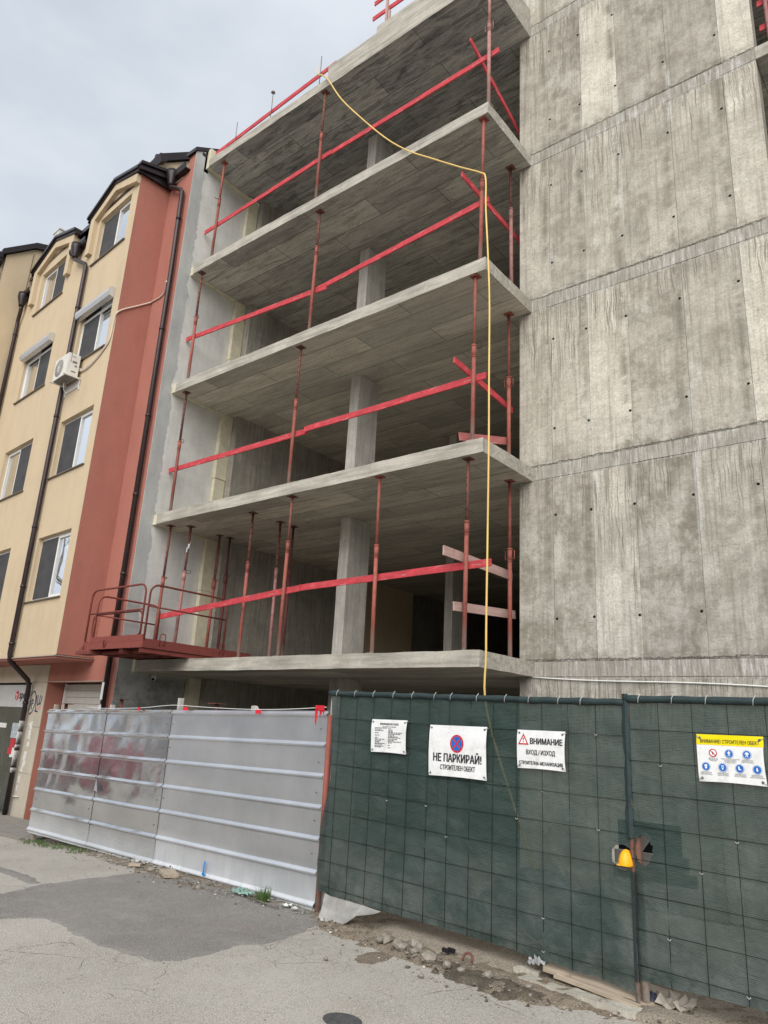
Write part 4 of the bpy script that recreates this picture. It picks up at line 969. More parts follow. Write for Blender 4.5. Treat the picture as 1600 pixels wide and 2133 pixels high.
op(MB().prism([(-1.03, -.70, 14.185), (-.72, -.70, 14.185), (-.68, -.70, 14.25), (-1.03, -.70, 14.27)], (0, -.5, 0)), 'roof', MT['brown'])
op(MB().prism([(-.74, -.95, 14.2), (-.74, -4, 16.6), (-.74, -4, 16.72), (-.74, -.95, 14.3)], (.74, 0, 0)), 'roof', MT['brown'])
# tall block beyond, seen from its gable side
op(MB().prism([(6.352, .70, -.6), (6.352, -4.0, -.6), (6.352, -4.0, 13.3), (6.352, -1.5, 14.62), (6.352, -.35, 14.75), (6.352, .02, 14.54), (6.352, .70, 13.98)], (4.0, 0, 0)), 'end_block', MT['yellow'])
op(MB().prism([(6.25, .86, 13.88), (6.25, .02, 14.56), (6.25, .02, 14.74), (6.25, .84, 14.08)], (4.2, 0, 0)), 'roof', MT['brown'])
op(MB().prism([(6.25, .018, 14.56), (6.25, -1.5, 15.0), (6.25, -1.5, 15.2), (6.25, .018, 14.74)], (4.2, 0, 0)), 'roof', MT['brown'])
op(MB().box(6.26, 10.4, .80, .95, 13.80, 13.95), 'gutter', MT['brown'])
op(MB().tube([(6.40, .86, 13.85), (6.40, .86, 13.70), (6.40, .84, 13.50)], [.12, .12, .06], 12), 'hopper', MT['brown']); op(MB().tube([(6.40, .84, 13.52), (6.42, .78, 13.35), (6.42, .77, 13.2), (6.42, .77, 2.6)], .05, 12), 'downpipe', MT['pipe'])
op(MB().tube([(6.33, .02, 14.40), (6.33, .03, 13.3), (6.33, .02, 12.9)], .006, 5), 'aerial_wire', MT['wire'])
ch = op(MB().grid([5.0, 5.4], [-.42, -.10], [14.0, 14.66]), 'chimney', m_plain('pale_chimney_render', (.58, .57, .54), .85))
# chimney cap
op(MB().box(4.98, 5.42, -.44, -.08, 14.662, 14.70), 'chimney_cap', bpy.data.materials['pale_chimney_render'], ch)
# party wall (grey render, world coordinates)
m = Mat('grey_party_render'); x, y, z = m.sep()
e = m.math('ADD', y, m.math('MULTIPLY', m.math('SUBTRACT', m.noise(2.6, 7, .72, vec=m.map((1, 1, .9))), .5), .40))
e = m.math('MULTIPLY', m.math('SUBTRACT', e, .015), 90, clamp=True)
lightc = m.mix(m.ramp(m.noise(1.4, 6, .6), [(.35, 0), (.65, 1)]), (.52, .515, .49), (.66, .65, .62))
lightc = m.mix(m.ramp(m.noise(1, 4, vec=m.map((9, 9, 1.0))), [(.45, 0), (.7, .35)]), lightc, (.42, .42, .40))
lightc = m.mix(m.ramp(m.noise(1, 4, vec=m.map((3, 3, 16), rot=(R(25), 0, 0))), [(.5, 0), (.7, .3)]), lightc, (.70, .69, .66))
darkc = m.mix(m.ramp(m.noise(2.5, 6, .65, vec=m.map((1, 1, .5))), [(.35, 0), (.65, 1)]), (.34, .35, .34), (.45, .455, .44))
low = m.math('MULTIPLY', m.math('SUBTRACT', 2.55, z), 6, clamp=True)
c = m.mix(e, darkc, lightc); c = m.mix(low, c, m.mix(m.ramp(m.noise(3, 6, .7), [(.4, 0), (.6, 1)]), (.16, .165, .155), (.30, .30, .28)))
MT['party'] = m.out(c, .9, nrm=m.bump(m.math('ADD', m.noise(40, 5), m.math('MULTIPLY', e, 1.5)), .35, .01))
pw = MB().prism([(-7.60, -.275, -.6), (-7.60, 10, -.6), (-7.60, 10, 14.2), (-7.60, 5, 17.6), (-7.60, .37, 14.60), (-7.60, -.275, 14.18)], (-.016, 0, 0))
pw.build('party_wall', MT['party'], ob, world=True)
MB().prism([(-7.57, -.32, 14.16), (-7.57, .37, 14.61), (-7.57, 5, 17.62), (-7.57, 5, 17.72), (-7.57, .37, 14.70), (-7.57, -.32, 14.26)], (-.36, 0, 0)).build('flashing', MT['brown'], ob, world=True)
# body behind
op(MB().box(-.9, 6.3, -9, -1.25, -.6, 13.4), 'main_body', MT['yellow'])

# ================================================================ AIR CONDITIONER and its cable
MT['acw'] = m_plain('off_white_enamel', (.66, .64, .59), .45, var=.06)
MT['acd'] = m_plain('grey_fan_grille', (.17, .16, .15), .5, var=.15)
ac = empty('air_conditioner', (-8.694, -.915, 0), R(175.6), 'off-white outdoor air conditioner unit on brackets beside the brown downpipe', 'air conditioner')
ac.location = ob.matrix_basis @ Vector((0, 0, 0))
ac.location = Vector((-8.694, -.915, 0))+Matrix.Rotation(R(175.6), 3, 'Z') @ Vector((1.62, .08, 8.84)); WM[ac.name] = Matrix.Translation(ac.location) @ Matrix.Rotation(R(175.6), 4, 'Z')
def acp(mb, n, m): return mb.build(n, m, ac)
bd = acp(MB().grid([-.32, -.30, .36, .38], [0, .02, .24, .26], [0, .02, .50, .52]), 'body', MT['acw'])
mb = MB(); cx, cz, r = .12, .26, .21
mb.poly([(cx-r*math.cos(R(a)), .2612, cz+r*math.sin(R(a))) for a in range(0, 360, 12)]); acp(mb, 'fan_opening', MT['acd'])
mb = MB()
for a in range(0, 360, 18): mb.tube([(cx, .268, cz), (cx+r*math.cos(R(a)), .264, cz+r*math.sin(R(a)))], .0035, 4)
for rr_ in (.05, .10, .15, .205): mb.tube([(cx+rr_*math.cos(R(a)), .268, cz+rr_*math.sin(R(a))) for a in range(0, 361, 18)], .003, 4, caps=False)
mb.tube([(cx, .264, cz), (cx, .276, cz)], .03, 12)
acp(mb, 'fan_grille', MT['acw'])
for i, (y, z, w, h) in enumerate(((.10, .44, .07, .018), (.06, .30, .10, .05), (.05, .22, .05, .04), (.06, .08, .10, .03), (.19, .30, .012, .30))):
    acp(MB().box(-.3225, -.3205, y, y+w, z, z+h), 'side_vent', MT['acd'])
acp(MB().box(-.36, .42, -.075, -.06, -.20, -.02), 'bracket', MT['acw'])
for x in (-.34, .36): acp(MB().box(x-.02, x+.02, -.06, .32, -.035, -.005), 'bracket', MT['acw']); acp(MB().box(x-.02, x+.02, -.075, -.055, -.28, -.005), 'bracket', MT['acw'])
acp(MB().box(-.30, .34, .02, .24, -.012, -.004), 'tray', MT['acd'])
acp(MB().tube(smooth([(.1, .1, -.01), (.1, .1, -.12), (.14, .05, -.22), (.10, 0, -.26)], 3), .008, 6), 'drain_hose', MT['acw'])
cpts = smooth([(1.34, .05, 9.08), (1.22, .025, 9.03), (.90, .02, 9.04), (.55, .02, 9.14), (.22, .02, 9.30), (.09, .02, 9.43), (.06, .02, 9.70), (.03, .02, 9.90), (-.02, .01, 10.0), (-.03, -.1, 10.13), (-.025, -.38, 10.35), (-.025, -.69, 10.60), (-.06, -.71, 10.62), (-.40, -.71, 10.60), (-.60, -.70, 10.66), (-.86, -.575, 10.74)], 4)
cp = MB().tube(cpts, .017, 8).tube([p+Vector((0, 0, -.035)) for p in cpts[:24]], .012, 6).build('cable', m_plain('cream_conduit', (.62, .54, .46), .6, var=.05)); cp.location = (-8.694, -.915, 0); cp.rotation_euler.z = R(175.6)
tag(cp, 'cream pipe run from the air conditioner across the red wall to the downpipe', 'cable')

# ================================================================ METAL FENCE (local: x = left along the fence, y = out to the street)
m = Mat('galvanised_sheet'); x, y, z = m.sep(); rn = m.rand()
n = m.noise(1.3, 5, .6, vec=m.map((1, 1, 1.6))); st = m.noise(1, 4, .6, vec=m.map((60, 1, 1.2))); sp = m.vor(60)
c = m.mix(m.ramp(n, [(.35, 0), (.65, 1)]), (.56, .585, .62), (.70, .725, .76)); c = m.mix(m.ramp(st, [(.5, 0), (.75, .3)]), c, (.74, .75, .76))
dust = m.math('MULTIPLY', m.math('SUBTRACT', .30, z, clamp=True), 1.6); c = m.mix(m.math('MULTIPLY', dust, m.ramp(st, [(.4, .2), (.65, 1)])), c, (.62, .64, .65))
ro = m.math('ADD', m.math('MULTIPLY_ADD', n, .08, .10), m.math('MULTIPLY', dust, .5))
mt = m.math('SUBTRACT', .96, dust)
MT['galv_shiny'] = m.out(c, ro, mt, nrm=m.bump(m.math('ADD', m.noise(2.2, 3), m.math('MULTIPLY', st, .02)), .35, .02))
m = Mat('galvanised_sheet_matt'); x, y, z = m.sep()
n = m.noise(1.1, 5, .6, vec=m.map((1, 1, 1.6))); st = m.noise(1, 4, .6, vec=m.map((50, 1, 1.0)))
c = m.mix(m.ramp(n, [(.35, 0), (.65, 1)]), (.64, .665, .70), (.78, .80, .83)); c = m.mix(m.ramp(st, [(.48, 0), (.75, .35)]), c, (.86, .87, .89))
dust = m.math('MULTIPLY', m.math('SUBTRACT', .45, z, clamp=True), 1.3)
c = m.mix(m.math('MULTIPLY', dust, m.ramp(m.noise(1, 3, vec=m.map((9, 1, 2.5))), [(.42, .1), (.62, 1.3)])), c, (.60, .63, .65))
MT['galv'] = m.out(c, m.math('ADD', m.math('MULTIPLY_ADD', n, .14, .29), m.math('MULTIPLY', dust, .4)), m.math('SUBTRACT', .95, dust), nrm=m.bump(m.noise(1.7, 3), .30, .02))
MT['oldwood'] = m_wood('weathered_timber', (.30, .25, .19), (.47, .41, .33), 2); MT['oldwoodx'] = m_wood('weathered_plank', (.33, .27, .20), (.50, .42, .33), 0)
MT['greywood'] = m_wood('grey_timber', (.38, .36, .33), (.52, .50, .46), 2)
mf = empty('metal_fence', (-.907, -1.685, -.18), R(175.6), 'corrugated galvanised sheet metal fence with horizontal ribs along the street', 'fence')
SL = -.0158
RZ = [1.80, 1.475, 1.15, .83, .515, .19, -.115]
def sheet_metal(s0, s1, y0, dent, mat, seed):
    prof = []          # (z, y)
    prof.append((1.848, .0)); 
    for i, r in enumerate(RZ):
        prof += [(r+.042, .0), (r+.035, .0), (r+.006, .027), (r-.007, .027), (r-.024, .0), (r-.031, .0)]
        if i < 6:
            nz_ = RZ[i+1]
            for k in range(1, 5): prof.append((r-.031+(nz_+.042-(r-.031))*k/5, 0.0))
    prof.append((-.165, .004))
    n = max(3, int((s1-s0)/.07)); mb = MB()
    for i in range(n+1):
        s_ = s0+(s1-s0)*i/n
        for (z, y) in prof:
            d = dent*(nz(s_*1.7+seed, z*2.6, seed)+.6*nz(s_*4.1+seed, z*4, seed+3))*min(1, (i+.0)/5, (n-i)/5) * (1.0 if y < .01 else .15)
            zz = z+SL*s_+.003*nz(s_*1.1, 5, seed)
            mb.v.append((s_, y0+y+d, zz+.18))
    m_ = len(prof)
    for i in range(n):
        for k in range(m_-1):
            mb.f.append((i*m_+k, i*m_+k+1, (i+1)*m_+k+1, (i+1)*m_+k)); mb.m.append(0); mb.sm.append(prof[k][1] < .01 and prof[k+1][1] < .01)
    mb.build('metal_sheet', mat, mf)
    sc = MB(); rd_ = random.Random(seed)
    for i_ in range(5):
        for s__ in (s0+.10, s1-.12):
            if rd_.random() < .8: z_ = RZ[i_]-.15+rd_.uniform(-.03, .03)+SL*s__+.18; sc.tube([(s__, y0-.002, z_), (s__, y0+.012, z_)], .007, 6)
    tag(sc.build('screws', MT['steel'], mf), kind='stuff')
sheet_metal(0.0, 3.30, .0, .004, MT['galv'], 3)
sheet_metal(3.23, 5.20, .006, .010, MT['galv_shiny'], 11)
sheet_metal(5.13, 7.28, .012, .016, MT['galv_shiny'], 23)
for i, s_ in enumerate((.02, 1.45, 3.17, 5.14, 7.20)):
    lo = (-.02, .03, .02, -.06, -.22)[i]; hi = (.0, 2.06, 2.14, 2.02, 2.00)[i]
    if i == 0: MB().tube([(-.045, .0, -.04), (-.035, .0, 1.98)], .030, 10).build('post', MT['prop'], mf)
    else: MB().grid([s_-.03, s_+.03], [-.10, -.04], lin(lo-.15, hi, 5), amp=.004).build('post', MT['greywood'] if i != 4 else MT['oldwood'], mf)
for (s_, z) in ((1.42, 2.02),):
    MB().prism([(s_+.05, -.03, z-.02), (s_-.06, -.03, z-.02), (s_-.05, -.03, z+.0), (s_+.01, -.03, z+.045)], (0, -.06, 0)).build('post', MT['greywood'], mf)
# blue spray mark
MT['bluesp'] = ink('blue_spray_paint', (.02, .28, .75))
mb = MB()
for pts, w in (([(1.99, .205), (2.0, .17), (2.01, .13), (2.0, .09), (2.015, .05)], .03), ([(2.03, .07), (1.99, .055), (1.96, .065)], .028)):
    P = [Vector((a, .037, b)) for a, b in pts]
    for a, b in zip(P, P[1:]): mb.obox(a, b, .002, w, up=Vector((0, 1, 0)).cross((b-a).normalized()))
mb.build('spray_mark', MT['bluesp'], mf)
# torn flap in the dented sheet
mb = MB().poly([(5.10, .03, .93), (4.96, .06, .74), (5.12, .035, .75)]).poly([(5.10, .028, .93), (5.12, .033, .75), (4.96, .058, .74)]); mb.build('torn_flap', MT['galv'], mf)
# wooden props / steel prop heads standing behind the fence
def mfw(s_, y, z): return Matrix.Rotation(R(175.6), 3, 'Z') @ Vector((s_, y, 0)) + Vector((-.907, -1.685, z))
for (s_, z, lb) in ((7.14, 1.84, 'rusty prop head plate behind the left end of the metal fence'), (5.16, 1.94, 'rusty prop head plate behind the fence, in front of the stickered downpipe'), (2.50, 1.91, 'rusty prop head plate behind the middle of the metal fence')):
    p = mfw(s_, -.22, 0); t = empty('steel_prop', (p.x, p.y, -.3), 0, lb, 'steel prop', 'steel props behind the metal fence')
    MB().tube([(0, 0, 0), (0, 0, z+.29)], .028, 10).build('outer_tube', MT['prop_in'], t); MB().box(-.085, .085, -.085, .085, z+.29, z+.30).build('head_plate', MT['prop_in'], t)
# cord with red strips
cd_ = []
for s_, z in ((5.8, 1.795), (5.2, 1.78), (4.46, 1.795), (3.9, 1.815), (3.17, 1.86), (2.41, 1.845), (1.46, 1.835), (.7, 1.85), (.0, 1.885)): cd_.append(mfw(s_, .035, z))
tag(MB().tube(smooth(cd_, 3), .0045, 6).build('cord', MT['white']), 'white cord stretched along the top of the metal fence', 'cord')
MT['redcloth'] = m_plain('red_ribbon', (.60, .015, .03), .6, var=.15, bump=.3)
for s_, z, w, lb in ((4.10, 1.815, .08, 'small red ribbon strip on the cord, nearest the party wall'), (2.84, 1.84, .12, 'red ribbon strip on the cord right of the grey timber post'), (1.22, 1.835, .12, 'red ribbon strip on the cord near the green fence')):
    mb = MB(); P = [mfw(s_+w/2, .04, z), mfw(s_-w/2, .04, z), mfw(s_-w/2+.01, .045, z-.05), mfw(s_+w/2-.008, .045, z-.045)]; mb.prism(P, mfw(0, .003, 0)-mfw(0, 0, 0))
    tag(mb.build('ribbon', MT['redcloth']), lb, 'ribbon', 'red ribbons on the fence cord')
mb = MB()
for A in ([(.10, 1.90), (-.05, 1.90), (-.04, 1.845), (.10, 1.85)], [(.10, 1.86), (.05, 1.86), (.075, 1.68), (.095, 1.74)], [(.04, 1.87), (-.04, 1.87), (.03, 1.78)], [(-.01, 1.86), (-.05, 1.86), (-.03, 1.80)]):
    mb.prism([mfw(a, .07+.01*len(A), b) for a, b in A], mfw(0, .004, 0)-mfw(0, 0, 0))
tag(mb.build('ribbon', MT['redcloth']), 'red ribbon knotted round the timber post between the two fences', 'ribbon')
p = mfw(-.015, -.085, 0)
t = empty('timber_post', (p.x, p.y, -.2), 0, 'bare timber post sticking up between the metal fence and the green fence', 'post')
MB().grid([-.04, .035], [-.03, .03], lin(0, 2.24, 9), amp=.006, freq=3).build('post', MT['greywood'], t)

# ================================================================ GREEN MESH FENCE (local: x = right, y = into the site)
G0 = Vector((2.639, -2.039, 0))
def m_net():
    m = Mat('green_shade_net'); x, y, z = m.sep()
    wv = m.math('SINE', m.math('MULTIPLY', z, 560)); wv2 = m.math('SINE', m.math('MULTIPLY', x, 900))
    big = m.noise(1.3, 5, .6); f = m.noise(160, 3)
    c = m.mix(m.ramp(big, [(.35, 0), (.65, 1)]), (.036, .062, .056), (.054, .082, .074))
    c = m.mix(m.ramp(m.math('MULTIPLY_ADD', wv, .5, .5), [(.2, .55), (.9, 0)]), c, (.012, .03, .027))
    c = m.mix(m.ramp(m.noise(1, 4, .6, vec=m.map((3, 3, 7), loc=(2, 2, 2))), [(.52, 0), (.72, .25)]), c, (.13, .15, .14))
    c = m.mix(m.math('MULTIPLY', m.math('SUBTRACT', .75, z, clamp=True), m.ramp(m.noise(2.4, 5, .7), [(.42, 0), (.62, .55)])), c, (.20, .21, .20))
    fold = m.noise(1, 5, .7, vec=m.map((3, 3, 5), rot=(0, R(35), 0)), dist=1.2)
    m.out(c, .72, nrm=m.bump(m.math('ADD', wv, m.math('MULTIPLY', wv2, .6)), .4, .002, prev=m.bump(fold, .8, .035)), spec=.3)
    al = m.ramp(m.noise(2.0, 3), [(.3, .82), (.7, .93)]); m._in(m.b.inputs['Alpha'], al)
    return m.mat
MT['net'] = m_net()
MT['netf'] = m_plain('green_net_folded', (.022, .040, .042), .7, var=.25, scale=14, bump=.5)
MT['gwire'] = m_plain('dark_mesh_wire', (.010, .020, .017), .6, .3)
MT['tie'] = m_plain('white_cable_tie', (.42, .43, .41), .5)
def green_panel(name, u0, u1, vw, hw, seed, label, hole=None, left_fn=None, top=lambda u: 2.0, bot=lambda u: .03):
    t = empty(name, G0 + Matrix.Rotation(R(-4.4), 3, 'Z') @ Vector((u0, 0, 0)), R(-4.4), label, 'fence', 'green netted mesh fence panels')
    mb = MB(); n = int((u1-u0)/.03); mm = 66; idx = {}
    def P(i, k):
        u = u0+(u1-u0)*i/n; zz = bot(u)+(top(u)-bot(u))*k/mm
        lf = left_fn(zz) if left_fn else 0
        u = u0+lf+(u1-u0-lf)*i/n
        d = .012*nz(u*2.2, zz*2.2, seed)+.010*nz(u*6+zz*3, zz*5-u*4, seed+2)+.006*nz(u*3, zz*14, seed+5)+.012*max(0, .5-zz)*nz(u*14, zz*3, seed+9)*2-.006
        # net bellies between the wires
        d += .003*math.sin(math.pi*((u-u0)/.25))**2
        return (u-u0, d-.004, zz)
    for i in range(n+1):
        for k in range(mm+1):
            mb.v.append(P(i, k))
    for i in range(n):
        for k in range(mm):
            if hole:
                u, _, zz = P(i, k); uu = u+u0
                if any(((uu-h[0]+.015)/h[2])**2+((zz-h[1]+.015)/h[3])**2 < 1 for h in hole): continue
            mb.f.append((i*(mm+1)+k, (i+1)*(mm+1)+k, (i+1)*(mm+1)+k+1, i*(mm+1)+k+1)); mb.m.append(0); mb.sm.append(True)
    if hole:
        used = {v for f in mb.f for v in f}
        for v in used:
            x, y, z = mb.v[v]
            for h in hole:
                e = math.hypot((x+u0-h[0])/h[2], (z-h[1])/h[3])
                if .25 < e < 1.22:
                    k_ = (1.0+max(0, e-1)*.4)/e; mb.v[v] = (h[0]-u0+(x+u0-h[0])*k_, y-.004, h[1]+(z-h[1])*k_)
    mb.build('netting', MT['net'], t)
    for u in vw: MB().tube([(u-u0, -.016, bot(u)-.0), (u-u0+.004*nz(u, 1), -.017, 1.0), (u-u0, -.016, top(u)-.01)], .0023, 5).build('vertical_wire', MT['gwire'], t)
    for z, sl in hw: MB().tube([(.0 if not left_fn else left_fn(z)+.02, -.019, z+sl*(u0-u1)), ((u1-u0)*.5, -.020, z+sl*(u0-u1)/2-.004), (u1-u0, -.019, z)], .0023, 5).build('horizontal_wire', MT['gwire'], t)
    # folded hem along the top
    pts = [(u-u0, -.012+.006*nz(u*3, 1, seed), top(u)-.02+.008*nz(u*4, 5, seed)) for u in lin(u0, u1, int((u1-u0)/.08)+2)]
    hm = MB().tube(pts, [.028+.007*nz(p[0]*6, 3, seed) for p in pts], 8); hm.build('top_hem', MT['netf'], t)
    rd = random.Random(seed)
    for i in range(int((u1-u0)/.27)):
        u = .13+i*.27+rd.uniform(-.04, .04); zz = top(u+u0)
        MB().tube([(u, -.044, zz-.05), (u+.004, -.046, zz-.01), (u+.016, -.03, zz+.02)], .0035, 5).build('cable_tie', MT['tie'], t)
    for i in range(12 if u1-u0 > 2 else 5):
        u = rd.choice(vw)-u0; z = rd.choice(hw)[0]
        if hole and abs(u+u0) < .2: continue
        MB().tube([(u-.012, -.024, z+.004), (u+.004, -.026, z-.006), (u+.014, -.024, z+.004)], .0028, 5).build('cable_tie', MT['tie'], t)
    return t
VW1 = [-.27-.25*k for k in range(13)]; HW1 = [(1.722-.236*k, -.014) for k in range(8)]
VW2 = [.25+.255*k for k in range(9)]; HW2 = [(1.752-.232*k, -.010) for k in range(8)]
def lfn(z):
    pts = [(-.1, .16), (.05, .02), (.3, -.01), (.67, -.01), (.96, .06), (1.16, .11), (1.45, .06), (1.75, .05), (2.1, .0)]
    for (a, b), (c, d) in zip(pts, pts[1:]):
        if a <= z <= c: return b+(d-b)*(z-a)/(c-a)
    return 0
def bot1(u):
    pts = [(-3.6, .06), (-3.17, .05), (-1.4, .03), (-.92, .01), (-.34, -.01), (0, -.04)]
    for (a, b), (c, d) in zip(pts, pts[1:]):
        if a <= u <= c: return b+(d-b)*(u-a)/(c-a)+.008*nz(u*5, 3)
    return 0
gp1 = green_panel('mesh_fence_panel', -3.46, -.02, VW1, HW1, 5, 'long green netted mesh fence panel carrying the three leftmost white notices', hole=[(-.085, .845, .085, .09)], left_fn=lfn, top=lambda u: 1.995-.017*u, bot=bot1)
gp2 = green_panel('mesh_fence_panel', -.02, 2.5, VW2, HW2, 9, 'green netted mesh fence panel with an oval hole, right of the rusty post', hole=[(.085, .915, .062, .105)], top=lambda u: 2.025-.008*u, bot=lambda u: .055+.02*u+.006*nz(u*5, 1))
# overlapping fold at the joint
mb = MB()
for k in range(34):
    z0, z1 = .99+k*.031, .99+(k+1)*.031
    w0, w1 = .026+.016*nz(k*.3, 2), .026+.016*nz((k+1)*.3, 2)
    a = lambda z, w: [(-.012-w+.01*nz(z*3, 7), -.020, z), (-.005, -.040-.008*nz(z*5, 1), z), (w-.01, -.022, z)]
    p, q = a(z0, w0), a(z1, w1)
    for i in range(2): mb.poly([p[i], p[i+1], q[i+1], q[i]], smooth=True)
jf = mb.build('net_fold', MT['netf'], gp2); jf.location = (.02, 0, 0)
mb = MB()
for k in range(24):
    z0, z1 = .04+k*.03, .04+(k+1)*.03
    for (x0, x1) in ((-.03, .0), (.0, .018)):
        mb.poly([(x0, -.02, z0), (x1, -.03+.006*nz(k, x0*9), z0), (x1, -.03+.006*nz(k+1, x0*9), z1), (x0, -.02, z1)], smooth=True)
jf = mb.build('net_fold', MT['netf'], gp2); jf.location = (.03, -.0, 0)
MT['rustpost'] = m_rust('rust_brown_post', (.15, .07, .05), (.10, .055, .035), .6)
rp3 = Matrix.Rotation(R(-4.4), 3, 'Z')
def gw(u, v, z): return G0 + rp3 @ Vector((u, v, z))
tag(MB().tube([gw(-.005, .0, -.30), gw(-.008, .0, 1.9)], .019, 10).build('steel_post', MT['rustpost']), 'rusty steel tube post at the joint of the green fence panels, left of its twin', 'post')
tag(MB().tube([gw(.045, .02, -.32), gw(.02, .03, 1.0)], [.028, .026], 10).build('steel_post', MT['rustpost']), 'thicker dark rusty post foot leaning at the joint of the green fence panels', 'post')
# hard hat
MT['hat'] = m_plain('yellow_hard_hat', (.85, .42, .01), .35, var=.03)
hp = gw(-.055, .0, .815)
t = empty('hard_hat', hp, R(-4.4), 'yellow hard hat poking through the green net left of the rusty post', 'hard hat')
mb = MB(); N = 20; rows = []
for j in range(9):
    ph = math.pi/2*j/8; r_ = math.cos(ph); h_ = math.sin(ph); rows.append(len(mb.v))
    for i in range(N):
        th = 2*math.pi*i/N; rib = 1+.05*max(0, math.cos(th*1))*0 + (.035 if abs(math.sin(th)) < .3 else 0)
        mb.v.append((.055*r_*math.cos(th)*rib, .070*r_*math.sin(th)*rib-.01, .110*h_-.02))
for j in range(8):
    for i in range(N): mb.f.append((rows[j]+i, rows[j]+(i+1) % N, rows[j+1]+(i+1) % N, rows[j+1]+i)); mb.m.append(0); mb.sm.append(True)
mb.build('shell', MT['hat'], t)
mb = MB(); mb.grid([-.044, .044], [-.074, .03], [-.032, -.022], rot=Matrix.Rotation(R(-8), 3, 'X')); mb.build('brim', MT['hat'], t)
# planks seen through the hole
tag(MB().obox(gw(-.42, .62, .84), gw(.10, .64, .84), .03, .42).build('hole_backing', MT['black']), 'black backing panel added behind the holes in the green net to darken them', 'panel')  # added black backing, only there so the net holes look dark
for i, (a, b, w, lb) in enumerate(((gw(-.32, .35, .80), gw(.25, .40, .80), .10, 'grey plank lying level behind the hole in the green net'), (gw(-.14, .30, .83), gw(-.02, .30, .99), .06, 'pale plank end slanting up behind the hole in the green net'), (gw(-.35, .38, .69), gw(.3, .42, .69), .09, 'lower grey plank behind the hole in the green net'))):
    tag(MB().obox(a, b, .04, w).build('plank', MT['greywood']), lb, 'plank', 'planks behind the hole in the net')

# ================================================================ NOTICES
def m_banner():
    m = Mat('white_banner'); n = m.noise(9, 5, .7)
    c = m.mix(m.ramp(n, [(.48, 0), (.72, .4)]), (.78, .79, .80), (.50, .48, .43)); c = m.mix(m.ramp(m.noise(5, 6, .8), [(.6, 0), (.66, .35)]), c, (.45, .42, .36)); return m.out(c, .4, nrm=m.bump(m.noise(7, 4, .6, dist=1.5), .55, .012))
MT['banner'] = m_banner(); MT['yelb'] = m_plain('yellow_banner', (.80, .66, .0), .45, var=.06); MT['eyelet'] = m_plain('steel_eyelet', (.35, .35, .36), .3, .9)
def notice(u0, u1, z0, z1, label, skew=0.0, seed=1):
    c = gw((u0+u1)/2, -.045, (z0+z1)/2)
    t = empty('notice', c, R(-4.4), label, 'sign', 'notices tied to the green fence')
    w, h = (u1-u0)/2, (z1-z0)/2
    def disp(p): return .007*nz(p[0]*4+seed, p[2]*5, seed)+.002*nz(p[0]*9, p[2]*9, seed+4)-.010*(abs(p[0]/w)**3)*(abs(p[2]/h)**3)
    mb = MB(); n = 24
    for i in range(n+1):
        for k in range(n+1):
            x = -w+2*w*i/n; z = -h+2*h*k/n
            ed = .006*math.sin(i/n*3.14)*(1 if k in (0,) else 0)
            mb.v.append((x-.006*math.sin(k/n*3.14)*(1 if i == n else 0), -disp((x, 0, z)), z+ed))
    for i in range(n):
        for k in range(n): mb.f.append((i*(n+1)+k, (i+1)*(n+1)+k, (i+1)*(n+1)+k+1, i*(n+1)+k+1)); mb.m.append(0); mb.sm.append(True)
    mb.build('banner', MT['banner'], t)
    for sx in (-1, 1):
        for sz in (-1, 1):
            x, z = sx*(w-.025), sz*(h-.025); y = -disp((x, 0, z))
            MB().tube([(x, y-.004, z), (x, y+.001, z)], .009, 10).build('eyelet', MT['eyelet'], t)
            MB().tube([(x, y-.006, z), (x+sx*.02, y-.008, z+sz*.01), (x+sx*.05, .03, z+sz*.015)], .0022, 5).build('tie_wire', MT['eyelet'], t)
    t['_'] = 0; del t['_']
    def T(body, x, z, size, mat='ink', bold=0, maxw=None, align='CENTER', sp=1.0):
        return text(body, size, MT[mat], t, (x, 0, z), (1, 0, 0), (0, 0, 1), bold=bold, maxw=maxw, align=align, disp=lambda p: disp((p.x, 0, p.z)), lift=.0025, spacing=sp)
    def disc(x, z, r, mat, lift, name='pictogram', r2=None):
        mb = MB(); n_ = 28
        if r2 is None:
            C_ = lambda q, i: (x+r*q*math.cos(6.2832*i/n_), -disp((x+r*q*math.cos(6.2832*i/n_), 0, z+r*q*math.sin(6.2832*i/n_)))-lift, z+r*q*math.sin(6.2832*i/n_))
            for i in range(n_):
                mb.poly([C_(0, 0), C_(.33, i), C_(.33, i+1)])
                for q in (.33, .66): mb.poly([C_(q, i), C_(q+.34, i), C_(q+.34, i+1), C_(q, i+1)])
        else:
            for i in range(n_):
                a, b = 6.2832*i/n_, 6.2832*(i+1)/n_
                mb.poly([(x+q*math.cos(w_), -disp((x, 0, z))-lift, z+q*math.sin(w_)) for q, w_ in ((r2, a), (r, a), (r, b), (r2, b))])
        return mb.build(name, MT[mat], t)
    def shape(polys, x, z, s_, mat, lift, name='pictogram'):
        mb = MB()
        for P in polys: mb.poly([(x+a*s_, -disp((x+a*s_, 0, z+b*s_))-lift, z+b*s_) for a, b in P])
        return mb.build(name, MT[mat], t)
    return t, T, disc, shape, w, h, disp
def bar(a, b, w):
    d = Vector((b[0]-a[0], b[1]-a[1])).normalized(); n_ = Vector((-d.y, d.x))*w/2
    return [(a[0]+n_.x, a[1]+n_.y), (a[0]-n_.x, a[1]-n_.y), (b[0]-n_.x, b[1]-n_.y), (b[0]+n_.x, b[1]+n_.y)]
